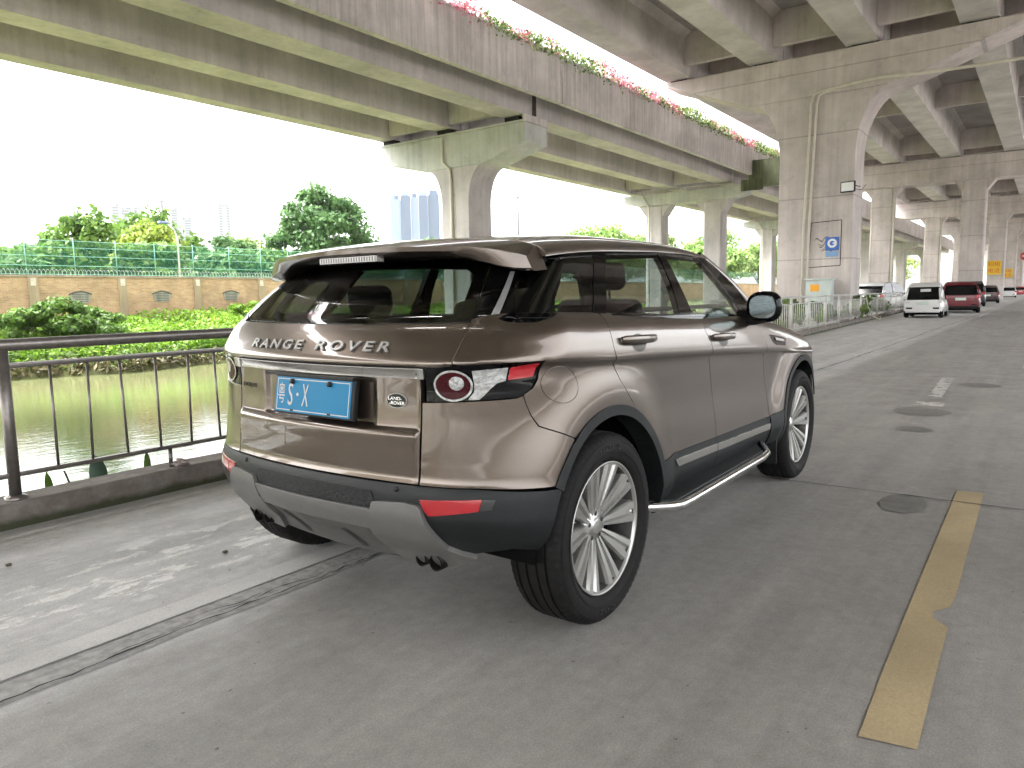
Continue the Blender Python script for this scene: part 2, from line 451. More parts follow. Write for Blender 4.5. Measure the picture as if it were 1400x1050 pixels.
# round damp patches / covers and remains of paint further along
DAMP = plain('damp_patch', (.17,.163,.15), .5, noise=.25, nscale=9)
def blob(name, c, rx, ry, m, z=.004, n=56, j=.02):
    pts = []
    ph = random.uniform(0, 6)
    for i in range(n):
        t = 2*math.pi*i/n; q = 1+j*math.sin(3*t+ph)+j*.6*math.sin(7*t+2*ph)
        pts.append((c[0]+rx*q*math.cos(t), c[1]+ry*q*math.sin(t)))
    return sheet(name, pts, z, m)
blob('damp_patch', (2.36,-1.60), .22, .125, DAMP)
blob('damp_patch', (6.15,-1.22), .30, .27, DAMP)
blob('damp_patch', (8.87,-1.55), .24, .24, DAMP)
blob('damp_patch', (5.02,-1.30), .14, .15, DAMP)
WPAINT = paintmat('ghost_white_paint', (.52,.50,.47), .52)
sheet('white_dash', ragged((7.4,-1.20), (9.6,-1.12), .075), .004, WPAINT)
sheet('white_dash', ragged((6.6,-1.22), (6.9,-1.22), .14), .004, WPAINT)
sheet('white_dash', ragged((11.5,-2.05), (12.2,-2.05), .12), .004, plain('pinkish_paint', (.48,.40,.36), .8, noise=.2, nscale=20))
# ------------------------------------------------------------------ river, far bank
def water_material():
    m, nt, b = newmat('murky_green_water')
    b.inputs['Base Color'].default_value = (.14, .15, .07, 1); b.inputs['Roughness'].default_value = .03
    b.inputs['IOR'].default_value = 1.9; b.inputs['Specular IOR Level'].default_value = .5
    g = N(nt, 'ShaderNodeNewGeometry'); mp = N(nt, 'ShaderNodeMapping'); mp.inputs['Scale'].default_value = (.7, 1.6, 1)
    nt.links.new(g.outputs['Position'], mp.inputs[0])
    n = N(nt, 'ShaderNodeTexNoise', Scale=2.6, Detail=5., Roughness=.6); nt.links.new(mp.outputs[0], n.inputs['Vector'])
    bp = N(nt, 'ShaderNodeBump', Strength=.07, Distance=.10); nt.links.new(n.outputs[0], bp.inputs['Height']); nt.links.new(bp.outputs[0], b.inputs['Normal'])
    return m
sheet('river', [(-300, 0), (900, 0), (900, 30.5), (-300, 30.5)], -1.5, water_material())
SOIL = plain('bank_soil', (.10,.11,.04), .95, noise=.5, nscale=1.5, bump=.6)
def bank_y(x):   # waterline of the far bank
    return 27.2+ .9*math.sin(x*.21)+.45*math.sin(x*.83+1)+max(0, (x-12)*.12 if x < 30 else 2.2)
bk = MB(); xs = np.concatenate([np.arange(-60, 160, 1.0), [200, 300, 500, 900]])
rows = []
for x in xs:
    y0 = bank_y(x)
    rows.append([(x,y0-.5,-1.9),(x,y0,-1.45),(x,y0+.35,-1.05),(x,y0+1.5,-.75),(x,max(y0+2,33.2),.15),(x,35.6,.55),(x,60,.7),(x,200,1.0),(x,2500,1.0)])
bk.grid(np.array(rows), True, flip=True)
tag(bk.build('riverbank', SOIL), kind='structure')

# ------------------------------------------------------------------ foliage builder
def leaf_mesh(name, C_, size, nrm_bias=None, tone=None, aspect=.62, flat=.0):
    """C_: (n,3) centres; one folded-free quad each, random orientation"""
    n = len(C_)
    a = rng.normal(size=(n,3)); 
    if nrm_bias is not None: a = a*.75+nrm_bias
    a /= np.linalg.norm(a, axis=1)[:,None]+1e-9
    t = rng.normal(size=(n,3)); t -= (t*a).sum(1)[:,None]*a; t /= np.linalg.norm(t, axis=1)[:,None]+1e-9
    b = np.cross(a, t)
    s = size*rng.uniform(.6, 1.3, n)[:,None] if np.isscalar(size) else np.asarray(size)[:,None]*rng.uniform(.6,1.3,n)[:,None]
    # a pointed leaf cluster outline (diamond with 4 verts)
    V = np.stack([C_-t*s, C_+b*s*aspect, C_+t*s, C_-b*s*aspect], 1).reshape(-1,3)
    me = bpy.data.meshes.new(name)
    me.vertices.add(4*n); me.vertices.foreach_set('co', V.ravel())
    me.loops.add(4*n); me.loops.foreach_set('vertex_index', np.arange(4*n, dtype=np.int32))
    me.polygons.add(n); me.polygons.foreach_set('loop_start', np.arange(0, 4*n, 4, dtype=np.int32)); me.polygons.foreach_set('loop_total', np.full(n, 4, dtype=np.int32))
    at = me.attributes.new('tone', 'FLOAT', 'FACE')
    if tone is None: tone = rng.uniform(0, 1, n)
    at.data.foreach_set('value', np.clip(tone, 0, 1).astype(np.float32))
    me.update(); me.validate()
    return me
def crown_points(blobs, n):
    """points near the outer shells of overlapping lobes; every lobe gets sub-lobes so outlines are uneven"""
    P_, Nn, T_ = [], [], []
    vol = np.array([b[3]*b[4]*b[5] for b in blobs])**.7; vol /= vol.sum()
    for (cx, cy_b, cz, rx, ry, rz), fr in zip(blobs, vol):
        k = max(20, int(n*fr)); sub = max(5, int(9*(rx*rz)**.5))
        sd_ = rng.normal(size=(sub,3)); sd_ /= np.linalg.norm(sd_, axis=1)[:,None]; sd_[:,2] = np.where(sd_[:,2] < -.5, -sd_[:,2], sd_[:,2])
        sr = rng.uniform(.28, .5, sub); so_ = rng.uniform(.55, .95, sub); st = rng.uniform(0, .35, sub)
        idx = rng.integers(0, sub, k)
        d = rng.normal(size=(k,3)); d /= np.linalg.norm(d, axis=1)[:,None]
        rad = rng.uniform(0.25, 1, k)**.5
        p = sd_[idx]*so_[idx][:,None]+d*(rad*sr[idx])[:,None]
        P_.append(p*np.array([rx,ry,rz])+np.array([cx,cy_b,cz])); Nn.append(d*.9+np.array([0,0,.35])); T_.append(np.clip(st[idx]+rng.normal(.38,.17,k),0,1))
    return np.concatenate(P_), np.concatenate(Nn), np.concatenate(T_)
BARK = plain('bark', (.11,.085,.06), .9, noise=.3, nscale=6, bump=.6)
L_MID = leafmat('leaves_mid_green', [(.028,.062,.011),(.088,.17,.03),(.18,.30,.058)])
L_DEEP = leafmat('leaves_deep_green', [(.020,.055,.017),(.064,.14,.04),(.135,.25,.08)])
L_YEL = leafmat('leaves_yellow_green', [(.05,.085,.012),(.155,.225,.027),(.29,.34,.05)])
L_PALE = leafmat('leaves_pale_green', [(.055,.09,.025),(.16,.23,.07),(.28,.36,.13)])
L_BANK = leafmat('leaves_bank_green', [(.035,.08,.008),(.15,.28,.022),(.29,.44,.05)])
L_RED = leafmat('petals_pink', [(.42,.09,.14),(.60,.25,.30),(.70,.50,.52)], .4)
def tree(name, x, y, z0, blobs, n, leaf, mat, label, trunk_r=.16, cat='tree', group='trees beyond the brick wall'):
    root = empty(name, (x, y, z0), 0, label, cat, group)
    C_, Nn, T_ = crown_points(blobs, n)
    me = leaf_mesh('crown', C_, leaf, Nn, T_)
    link('crown', me, mat, root)
    tb = MB(); top = max(b[2] for b in blobs)
    tb.tube([(0,0,-.3),(.05,.02,top*.3),(-.06,.05,top*.6),(0,0,top*.95)], [trunk_r*1.25, trunk_r, trunk_r*.7, trunk_r*.3], 8)
    for b_ in blobs:
        st = Vector((0,0,top*random.uniform(.25,.5))); e = Vector(b_[:3])
        tb.tube([st, st.lerp(e,.5)+Vector((0,0,.15)), e], [trunk_r*.5, trunk_r*.33, trunk_r*.12], 6)
    tb.build('trunk', BARK, root)
    return root
def round_blobs(w_, h_, k, base=.25):
    out = []
    for i in range(k):
        t = 2*math.pi*i/k+random.uniform(-.4,.4); rr = w_*.27*random.uniform(.6,1.15)
        zz = h_*random.uniform(.42,.80) if i else h_*.72
        if i == 0: rr = 0
        s = random.uniform(.8,1.15)
        out.append((rr*math.cos(t), rr*math.sin(t), zz, w_*.27*s, w_*.27*s, h_*.21*s*random.uniform(.9,1.2)))
    out.append((0,0,h_*.48, w_*.40, w_*.40, h_*.24))
    return out
# ---- the broad round tree right of centre, conical and dense
tree('broadleaf_tree', 38.3, 47, .6, [(0,0,8.6,1.8,1.8,1.5),(1.6,0,7.2,2.3,2.2,1.8),(-1.7,.3,6.9,2.2,2.2,1.8),(.2,-1.2,5.9,3.0,2.6,2.0),(-2.9,0,4.6,2.4,2.4,1.8),(3.0,.2,4.6,2.5,2.4,1.9),(0,0,3.2,4.4,3.4,1.9)], 15000, .20, L_DEEP, 'tall dense dark green round tree standing alone beyond the wall, left of the river pier')
specs = [ # px-derived positions: x, y, height, width, mat, label
 (9.5, 46, 5.6, 5.6, L_MID, 'mid green bushy tree beyond the wall at the left edge of the photo'),
 (13.8, 50, 3.8, 5.6, L_YEL, 'low yellowish green tree beyond the wall, second from the left edge'),
 (17.4, 44, 6.0, 5.6, L_MID, 'rounded dark green tree behind the netting, left of the small lamp post'),
 (24.6, 50, 6.4, 6.6, L_YEL, 'yellow green flowering tree just right of the small lamp post'),
 (32.5, 64, 10.2, 9.0, L_MID, 'taller grey green tree rising behind the yellow green one'),
 (33.0, 52, 6.0, 6.4, L_DEEP, 'dense bluish green bush tree right of the yellow green tree'),
 (40.5, 60, 7.6, 7.0, L_PALE, 'pale yellow green tree peeping out beside the tall dark tree'),
 (27.0, 43, 4.2, 6.0, L_DEEP, 'low dark green thicket tree right behind the netting'),
 (21.4, 43, 4.6, 5.0, L_MID, 'low mid green tree behind the netting under the lamp post'),
 (13.0, 43.5, 3.6, 5.6, L_DEEP, 'low dark green tree behind the netting near the left'),
 (47.0, 54, 6.5, 7.0, L_MID, 'mid green tree seen through the car rear window'),
 (52.0, 47, 6.2, 7.5, L_DEEP, 'dark green tree behind the river pier column'),
 (61.0, 52, 7.5, 8.0, L_PALE, 'pale green tree right of the river pier column'),
]
specs += [(13.2, 45.5, 3.0, 4.6, L_PALE, 'pale low tree behind the netting, between the left dark trees'),
 (30.0, 44.5, 4.6, 5.8, L_MID, 'mid green thicket tree behind the netting, left of the tall dark tree'),
 (35.0, 44, 4.0, 5.4, L_DEEP, 'dark thicket tree at the foot of the tall round tree'),
 (41.5, 45, 4.6, 6.0, L_MID, 'mid green tree right of the tall round tree, behind the car roof'),
 (6.5, 45, 4.2, 5.6, L_PALE, 'pale low tree cut off by the left edge of the photo'),
 (20.6, 56, 5.0, 7.4, L_MID, 'grey green tree farther back, just left of the lamp post')]
for (x, y, h, wd, mt, lb) in specs:
    tree('broadleaf_tree', x, y, .6, round_blobs(wd, h, 7), 5200, .20 if y < 55 else .25, mt, lb)
L_FAR = leafmat('leaves_far_pale', [(.065,.125,.03),(.15,.25,.06),(.27,.38,.11)])  # pale green leaves of the far river trees
rightspecs = [ (66, 40, 7.0, 9), (76, 42, 9.5, 10), (86, 44, 8.5, 10), (98, 46, 9.6, 11), (106, 40, 8.5, 10), (114, 44, 10.5, 11), (128, 46, 9.4, 12), (142, 44, 10.5, 12), (150, 40, 8.6, 12), (160, 36, 9.6, 12),
  (172, 40, 10, 13), (190, 38, 11, 14), (210, 40, 10, 14), (232, 36, 10, 14), (255, 40, 12, 15)]
labs = ['first', 'second', 'third', 'fourth', 'fifth', 'sixth', 'seventh', 'eighth', 'ninth', 'tenth', 'eleventh', 'twelfth', 'thirteenth', 'fourteenth', 'fifteenth']
for i, (x, y, h, wd) in enumerate(rightspecs):
    mt = L_YEL if i in (9, 12, 13) else (L_FAR if i % 3 else L_PALE)
    tree('broadleaf_tree', x, y, .5, round_blobs(wd, h, 8), 5200, .32, mt, 'pale tree behind the bridge columns, %s from the left in its row' % labs[i], .2, group='trees along the river behind the columns')

# ---- ground cover of the far bank and the bush
def cover():
    n = 75000
    x = rng.uniform(-2, 70, n); t = rng.uniform(0, 1, n)
    y0 = np.array([bank_y(a) for a in x]); y = y0+.1+t*(34.7-y0-.1)
    zg = np.interp(t, [0,.05,.2,.8,1], [-1.25,-1.0,-.75,.1,.5])
    lump = .55+.45*np.sin(x*1.3+np.sin(y*1.1)*2)*np.sin(y*.9+x*.35)
    z = zg+rng.uniform(0.02, .42, n)*(.45+lump)*np.where(t < .08, .4, 1)
    tone = .42+.28*lump*rng.uniform(.3,1,n)+rng.normal(0,.14,n)-np.where(t < .12, .28, 0)
    nb = np.tile(np.array([0,-.25,.9]), (n,1))
    return leaf_mesh('bank_plants', np.stack([x,y,z],1), .105, nb, tone)
tag(link('bank_plants', cover(), L_BANK), 'bright green creeping plants covering the far river bank', 'ground cover', kind='stuff')
def reeds():
    b = MB()
    for i in range(150):
        x = rng.normal(17.6, .9); y = bank_y(x)+.7+rng.uniform(0,.5); h = rng.uniform(.6,1.25); dx = rng.normal(0,.18); dy = rng.normal(0,.12)
        b.add([(x-.03,y,-1.0),(x+.03,y,-1.0),(x+dx*.5+.022,y+dy*.5,-1.0+h*.65),(x+dx*.5-.022,y+dy*.5,-1.0+h*.65),(x+dx,y+dy,-1.0+h)], [(0,1,2,3),(3,2,4)])
    return b.build('reed_clump', plain('reed_green', (.10,.24,.02), .6, noise=.2, nscale=4))
tag(reeds(), 'clump of upright narrow reeds at the far water edge', 'reeds')
def drygrass():
    n = 5200
    x = rng.uniform(-2, 45, n); y = np.array([bank_y(a) for a in x])+rng.uniform(-.25,.45,n); z = rng.uniform(-1.42,-.85,n)
    return leaf_mesh('dry_stems', np.stack([x,y,z],1), .16, None, None, .3)
tag(link('dry_stems', drygrass(), leafmat('dry_stem', [(.05,.04,.025),(.13,.115,.06),(.25,.22,.12)], .1)), 'brown dead stems hanging over the far water edge', 'dead stems', kind='stuff')
tree('riverside_bush', 11.4, 31.2, -.4, [(0,0,1.0,1.5,1.2,.8),(1.2,0,.8,1.1,1.0,.75),(-1.6,0,.75,1.3,1.2,.75),(-3.0,0,.6,1.3,1.2,.7),(.4,-.3,.35,1.9,1.2,.6)], 7500, .11, L_MID, 'rounded green bush on the far bank in front of the brick wall', .05, 'bush', 'bushes on the far bank')
tree('riverside_bush', 22.3, 34.0, .1, [(0,0,.55,1.2,.8,.55),(1.1,0,.4,.9,.7,.5),(-.9,0,.35,.9,.7,.4)], 3000, .11, L_BANK, 'small bright bush growing against the brick wall right of the vents', .04, 'bush', 'bushes on the far bank')

# ------------------------------------------------------------------ brick wall with vents, netting fence above
def brick_material():
    m, nt, b = newmat('tan_brick')
    g = N(nt, 'ShaderNodeNewGeometry'); sep = N(nt, 'ShaderNodeSeparateXYZ'); cmb = N(nt, 'ShaderNodeCombineXYZ')
    nt.links.new(g.outputs['Position'], sep.inputs[0]); nt.links.new(sep.outputs[0], cmb.inputs[0]); nt.links.new(sep.outputs[2], cmb.inputs[1])
    br = N(nt, 'ShaderNodeTexBrick', Scale=1.0); br.inputs['Brick Width'].default_value = .25; br.inputs['Row Height'].default_value = .075; br.inputs['Mortar Size'].default_value = .009
    br.inputs['Color1'].default_value = (.40,.235,.125,1); br.inputs['Color2'].default_value = (.52,.335,.185,1); br.inputs['Mortar'].default_value = (.46,.38,.27,1)
    nt.links.new(cmb.outputs[0], br.inputs['Vector'])
    n = N(nt, 'ShaderNodeTexNoise', Scale=.9, Detail=7., Roughness=.7); nt.links.new(g.outputs['Position'], n.inputs['Vector'])
    mr_ = N(nt, 'ShaderNodeMapRange'); mr_.inputs[1].default_value = .3; mr_.inputs[2].default_value = .72; mr_.inputs[3].default_value = .72; mr_.inputs[4].default_value = 1.22
    nt.links.new(n.outputs[0], mr_.inputs[0])
    q = N(nt, 'ShaderNodeVectorMath', operation='SCALE'); nt.links.new(br.outputs[0], q.inputs[0]); nt.links.new(mr_.outputs[0], q.inputs['Scale'])
    nt.links.new(q.outputs[0], b.inputs['Base Color']); b.inputs['Roughness'].default_value = .9
    return m
BRICK = brick_material()
wroot = empty('brick_wall', (15, 35.2, .3), 0, 'long tan brick wall with arched vents on the far river bank', 'wall')
def wp(name, mb, m): return mb.build(name, m, wroot)
wm = MB(); wm.box((-40,0,-.8),(110,.3,2.22)); wp('wall', wm, BRICK)
cm = MB(); cm.box((-40,-.04,2.223),(110,.34,2.31)); wp('coping', cm, concrete('wall_coping_concrete', (.36,.30,.22)))
PIL = concrete('pilaster_render', (.42,.33,.22), streak=.3)
CAPW = plain('pale_tile', (.62,.55,.45), .7, noise=.15, nscale=9)
VENT = concrete('vent_concrete', (.34,.33,.29), streak=.4)
DARKV = plain('vent_dark', (.10,.10,.08), .9)
for k in range(-2, 12):
    px = 11.75+4.0*k-15
    if k < -1 or px > 40: continue
    b = MB(); b.box((px-.2,-.09,-.8),(px+.2,-.002,2.219)); pil = wp('pilaster', b, PIL)
    b = MB(); b.box((px-.11,-.105,1.82),(px+.11,-.092,2.15)); b.build('tile', CAPW, pil)
    vx = px+2.0
    # arched vent: concrete surround with louvres, narrowing below
    arch = [(vx-.36,1.0),(vx-.50,1.42)]+[(vx-.5+1.0*t, 1.42+.15*math.sin(math.pi*t)) for t in np.linspace(.08,.92,9)]+[(vx+.50,1.42),(vx+.36,1.0)]
    b = MB(); b.prism([(z_, x_) for x_, z_ in arch], 'y', -.035, -.003); v = wp('vent', b, VENT)
    b = MB()
    for j in range(5):
        zz = 1.06+j*.085; hw = .33+.012*j
        b.box((vx-hw,-.047,zz),(vx+hw,-.038,zz+.028))
    b.prism([(1.42+.012+.15*math.sin(math.pi*t), vx-.53+1.06*t) for t in np.linspace(0,1,11)]+[(1.37+.13*math.sin(math.pi*t), vx-.53+1.06*t) for t in np.linspace(1,0,11)], 'y', -.05, -.036)
    b.build('louvre', DARKV, v)
froot = empty('netting_fence', (15, 35.35, 2.6), 0, 'green netting fence with thin posts standing on the brick wall', 'fence')
net = bpy.data.materials.new('green_netting'); net.use_nodes = True
nn = net.node_tree; pb = nn.nodes['Principled BSDF']; pb.inputs['Base Color'].default_value = (.06,.30,.20,1); pb.inputs['Roughness'].default_value = .8; pb.inputs['Alpha'].default_value = .10
b = MB(); b.box((-40,.0,.02),(100,.006,1.62)); b.build('netting', net, froot)
FENCEG = plain('fence_green_paint', (.16,.36,.28), .6)
b = MB()
for zz in (.05,.45,.9,1.3,1.62): b.tube([(-40,-.01,zz),(100,-.01,zz)], .012, 5)
b.build('wire', FENCEG, froot)
for k in range(-4, 28):
    xx = -9.6+2.05*k+.1*math.sin(k*5)
    if -14 < xx < 42:
        b = MB(); b.tube([(xx,0,-.02),(xx,0,1.72)], .018, 6); b.build('post', FENCEG, froot)
pts = [Vector((-32+i*.03, .1*math.cos(i*1.05), .15+.14*math.sin(i*1.05))) for i in range(2700)]
b = MB(); b.tube(pts, .006, 3, caps=False); b.build('razor_wire', STEEL_W, froot)
# small lamp post on the wall
lr = empty('street_lamp', (19.5, 36.4, .6), 0, 'slim white lamp post with a bent arm and blue head rising behind the brick wall', 'lamp')
b = MB(); b.tube([(0,0,-.1),(0,0,4.1),(-.15,0,4.55),(-.55,0,4.9)], [.055,.05,.045,.04], 8); b.build('pole', STEEL_W, lr)
b = MB(); b.box((-1.0,-.12,4.86),(-.5,.12,4.98)); b.build('lamp_head', plain('blue_grey_lamp', (.16,.20,.38), .4), lr, bevel=.03)

# ------------------------------------------------------------------ distant towers, crane, mast
def facade(name, wall, win, sx, sz):
    m, nt, b = newmat(name)
    g = N(nt, 'ShaderNodeNewGeometry'); sep = N(nt, 'ShaderNodeSeparateXYZ'); nt.links.new(g.outputs['Position'], sep.inputs[0])
    ad = N(nt, 'ShaderNodeMath', operation='ADD'); nt.links.new(sep.outputs[0], ad.inputs[0]); nt.links.new(sep.outputs[1], ad.inputs[1])
    cmb = N(nt, 'ShaderNodeCombineXYZ'); nt.links.new(ad.outputs[0], cmb.inputs[0]); nt.links.new(sep.outputs[2], cmb.inputs[1])
    br = N(nt, 'ShaderNodeTexBrick', Scale=1.0, offset=0.); br.inputs['Brick Width'].default_value = sx; br.inputs['Row Height'].default_value = sz; br.inputs['Mortar Size'].default_value = .9
    br.inputs['Color1'].default_value = (*win,1); br.inputs['Color2'].default_value = (*tuple(c*.8 for c in win),1); br.inputs['Mortar'].default_value = (*wall,1)
    nt.links.new(cmb.outputs[0], br.inputs['Vector']); nt.links.new(br.outputs[0], b.inputs['Base Color']); b.inputs['Roughness'].default_value = .6
    return m
FAC1 = facade('pale_facade', (.14,.15,.165), (.055,.06,.075), 4.4, 3.2)
FAC2 = facade('blue_glass_facade', (.15,.20,.29), (.045,.075,.14), 3.8, 400.)
def at_px(px, py, D):
    d = fwd+r2*((px-700)/998)-u2*((py-525)/998); h = math.hypot(d.x, d.y)
    return CAM+d*(D/h)
def tower(px0, px1, pytop, D, fac, label, steps):
    a = at_px(px0, pytop, D); c = at_px(px1, pytop, D); W_ = (Vector((c.x-a.x, c.y-a.y))).length
    an = math.atan2(c.y-a.y, c.x-a.x)
    root = empty('apartment_tower', (a.x, a.y, 1.0), an, label, 'building', 'distant apartment towers')
    H_ = a.z-1
    b = MB(); r = MB()
    for (u0, u1, hf, d0) in steps:
        b.box((W_*u0, d0, -2), (W_*u1, d0+14+5*u0, H_*hf)); r.box((W_*u0+1.2, d0+2, H_*hf+.02), (W_*u1-1.2, d0+9, H_*hf+3.5))
    b.build('wall', fac, root); r.build('roof_house', fac, root)
    return root
tower(532, 600, 265, 620, FAC2, 'bluish apartment tower with vertical window bands left of the river pier', [(0,.22,.95,1.5),(.225,.42,.985,0),(.425,.58,.97,1.8),(.585,.78,.985,0),(.785,1,1.0,1)])
tower(150, 195, 281, 1000, FAC1, 'very faint grey twin tower block, leftmost on the hazy skyline', [(0,.3,1,0),(.32,.68,.97,3),(.7,1,.98,0)])
tower(233, 262, 287, 1100, FAC1, 'very faint low grey block right of the distant crane', [(0,.45,1,0),(.47,1,.9,2)])
tower(298, 326, 281, 1000, FAC1, 'very faint grey tower right of the crane, stepped down to its right side', [(0,.55,1,0),(.57,1,.62,2)])
p = at_px(221, 274, 900)
cr = empty('tower_crane', (p.x, p.y, 1), yaw+math.pi/2, 'thin tower crane barely visible on the hazy skyline', 'crane')
b = MB(); b.box((-1,-1,-2),(1,1,p.z-1)); CRM = plain('crane_grey', (.06,.06,.065), .6); b.build('mast', CRM, cr)
b = MB(); b.box((-6,-.7,p.z-3),(14,.7,p.z-1.6)); b.build('jib', CRM, cr)
p = at_px(708, 269, 260)
mr2 = empty('mast_light', (p.x, p.y, .8), yaw, 'tall thin floodlight mast far away right of the river pier', 'lamp')
b = MB(); b.tube([(0,0,-.5),(0,0,p.z-.8)], [.42,.30], 8); MASTM = plain('mast_grey', (.035,.038,.04), .6); b.build('pole', MASTM, mr2)
b = MB(); b.box((-.3,-2.2,p.z-1.1),(.3,2.2,p.z-.85)); b.box((-.3,-1.2,p.z-.5),(.3,1.2,p.z-.3)); b.build('lamp_head', MASTM, mr2)
# low hazy town behind the left trees
b = MB()
for i in range(26):
    p = at_px(-40+i*18, 340, 420+30*random.random()); hh = random.uniform(3, 9)
    b.box((p.x-7, p.y-5, -1), (p.x+7, p.y+5, hh+4))
tag(b.build('distant_town', FAC1), 'low grey houses fading into haze behind the left trees', 'houses', kind='stuff')
# ------------------------------------------------------------------ river overpass (flowers on its parapet)
def girder_poly(yc, w_, z0, z1, flange=.12):
    # cross-section (y,z) of a box girder with slightly flared top
    return [(yc-w_/2, z0), (yc+w_/2, z0), (yc+w_/2+.02, z1-.25), (yc+w_/2+.35, z1), (yc-w_/2-.35, z1), (yc-w_/2-.02, z1-.25)]
A_SPANS = [(-34,-3),(-3,22.75),(22.75,45.7),(45.7,70.7),(70.7,95.7),(95.7,121),(121,146),(146,171)]
aroot = empty('river_overpass', (0, 18, 8.2), 0, 'lower concrete overpass over the river with flowering planters along its parapet', 'bridge')
def apart(name, mb, m): 
    o = mb.build(name, m); o.parent = aroot; o.matrix_parent_inverse = Matrix.Translation((0,-18,-8.2)); return o
for (x0, x1) in A_SPANS:
    x0 += .07; x1 -= .07
    for yc, wd in ((15.52,1.08),(19.25,.96),(22.7,.72)):
        b = MB(); b.prism(girder_poly(yc, wd, 8.42, 9.85), 'x', x0, x1); apart('girder', b, CONC_A)
    for xa in (x0+.5, x1-.8):
        for ya, yb in ((16.1, 18.74), (19.76, 22.3)):
            b = MB(); b.box((xa, ya, 8.55), (xa+.3, yb, 9.84)); apart('diaphragm', b, CONC_A)
    b = MB(); b.prism([(13.85,9.25),(14.45,9.42),(14.1,9.853),(23.2,9.853),(23.5,9.6),(23.6,10.1),(13.85,10.1)], 'x', x0, x1); apart('deck', b, CONC_A)
    b = MB(); b.prism([(13.60,8.72),(13.845,8.72),(13.845,10.4),(13.60,10.4)], 'x', x0+.01, x1-.01); b.box((x0+.01,13.57,10.4),(x1-.01,13.88,10.47)); apart('parapet', b, CONC_PAR)
    b = MB(); b.box((x0,23.3,10.103),(x1,23.55,11.0)); apart('parapet', b, CONC_PAR)
    b = MB(); b.box((x0+.02,13.9,10.103),(x1-.02,14.5,10.42)); apart('planter_box', b, CONC_A)
# planting along the parapet
n = 23000
x = rng.uniform(-4, 60, n)
dens = .55+.45*np.sin(x*.9)*np.sin(x*.37+1)
hh = rng.uniform(0, 1, n)**1.3*(.45+.55*dens)
yy = 13.78+rng.normal(0,.22,n); zz = 10.42+hh*.72-np.where(yy < 13.6, (13.6-yy)*1.2, 0)
sel = np.sin(x*1.7+np.sin(x*.6)*2)+.8*np.sin(x*.45+.5)+rng.normal(0,.55,n)+hh*.9-.5
gsel = sel < .35
tag(link('planter_leaves', leaf_mesh('planter_leaves', np.stack([x,yy,zz],1)[gsel], .068, None, None), L_PALE), 'light green foliage growing along the overpass parapet', 'flowers', kind='stuff')
tag(link('planter_blossom', leaf_mesh('planter_blossom', np.stack([x,yy,zz+.05],1)[~gsel], .066, None, None), L_RED), 'pink and red blossom spilling over the overpass parapet', 'flowers', kind='stuff')

def flared_pier(name, x0, x1, yL, yR, capL, capR, zc0, zc1, ztip, zb, m, label, group, fl=1.0, capm=None, drop=0):
    """hammerhead pier: column between yR..yL widening in a curve into the cap capR..capL"""
    root = empty(name, ((x0+x1)/2, (yL+yR)/2, 0), 0, label, 'pier', group)
    cx, cyy = (x0+x1)/2, (yL+yR)/2
    poly = [(yR, zb), (yL, zb)]
    k = 9
    for i in range(k+1):
        t = i/k*math.pi/2; poly.append((yL+fl*(1-math.cos(t)), zc0-fl*1.9+fl*1.9*math.sin(t)))
    for i in range(k+1):
        t = (1-i/k)*math.pi/2; poly.append((yR-fl*(1-math.cos(t)), zc0-fl*1.9+fl*1.9*math.sin(t)))
    b = MB(); b.prism([(u-cyy, v) for u, v in poly], 'x', x0-cx, x1-cx)
    b.build('column', m, root, bevel=.06, seg=1)
    e = .03
    cap = [(yR-fl-cyy, zc0+.002), (yL+fl-cyy, zc0+.002), (capL-cyy, ztip), (capL-cyy, zc1), (capR-cyy, zc1), (capR-cyy, ztip)]
    b = MB(); b.prism(cap, 'x', x0-cx-e, x1-cx+e); b.build('cap_beam', capm or m, root, bevel=.03, seg=1)
    return root
pierA = []
p1 = flared_pier('bridge_pier', 22, 23.55, 19.35, 17.85, 23.0, 14.87, 6.75, 8.12, 7.38, -2.5, CONC_A, 'hammerhead pier standing in the river behind the car roof, under the flowered overpass', 'piers of the river overpass', .8, CONC_BLUE)
b = MB(); b.box((-.80,-3.76,8.121),(.80,-3.62,8.40)); b.build('end_block', CONC_PAR, p1)
b = MB(); b.tube([(-.88,.55,8.0),(-.88,.55,7.0),(-.84,.2,6.7),(-.84,.15,6.2),(-.84,.15,-1)], .055, 8); b.build('drain_pipe', PIPE, p1)
b = MB(); b.box((-.82,-3.6,8.124),(-.76,4.4,8.2)); b.build('ledge', CONC_BLUE, p1)
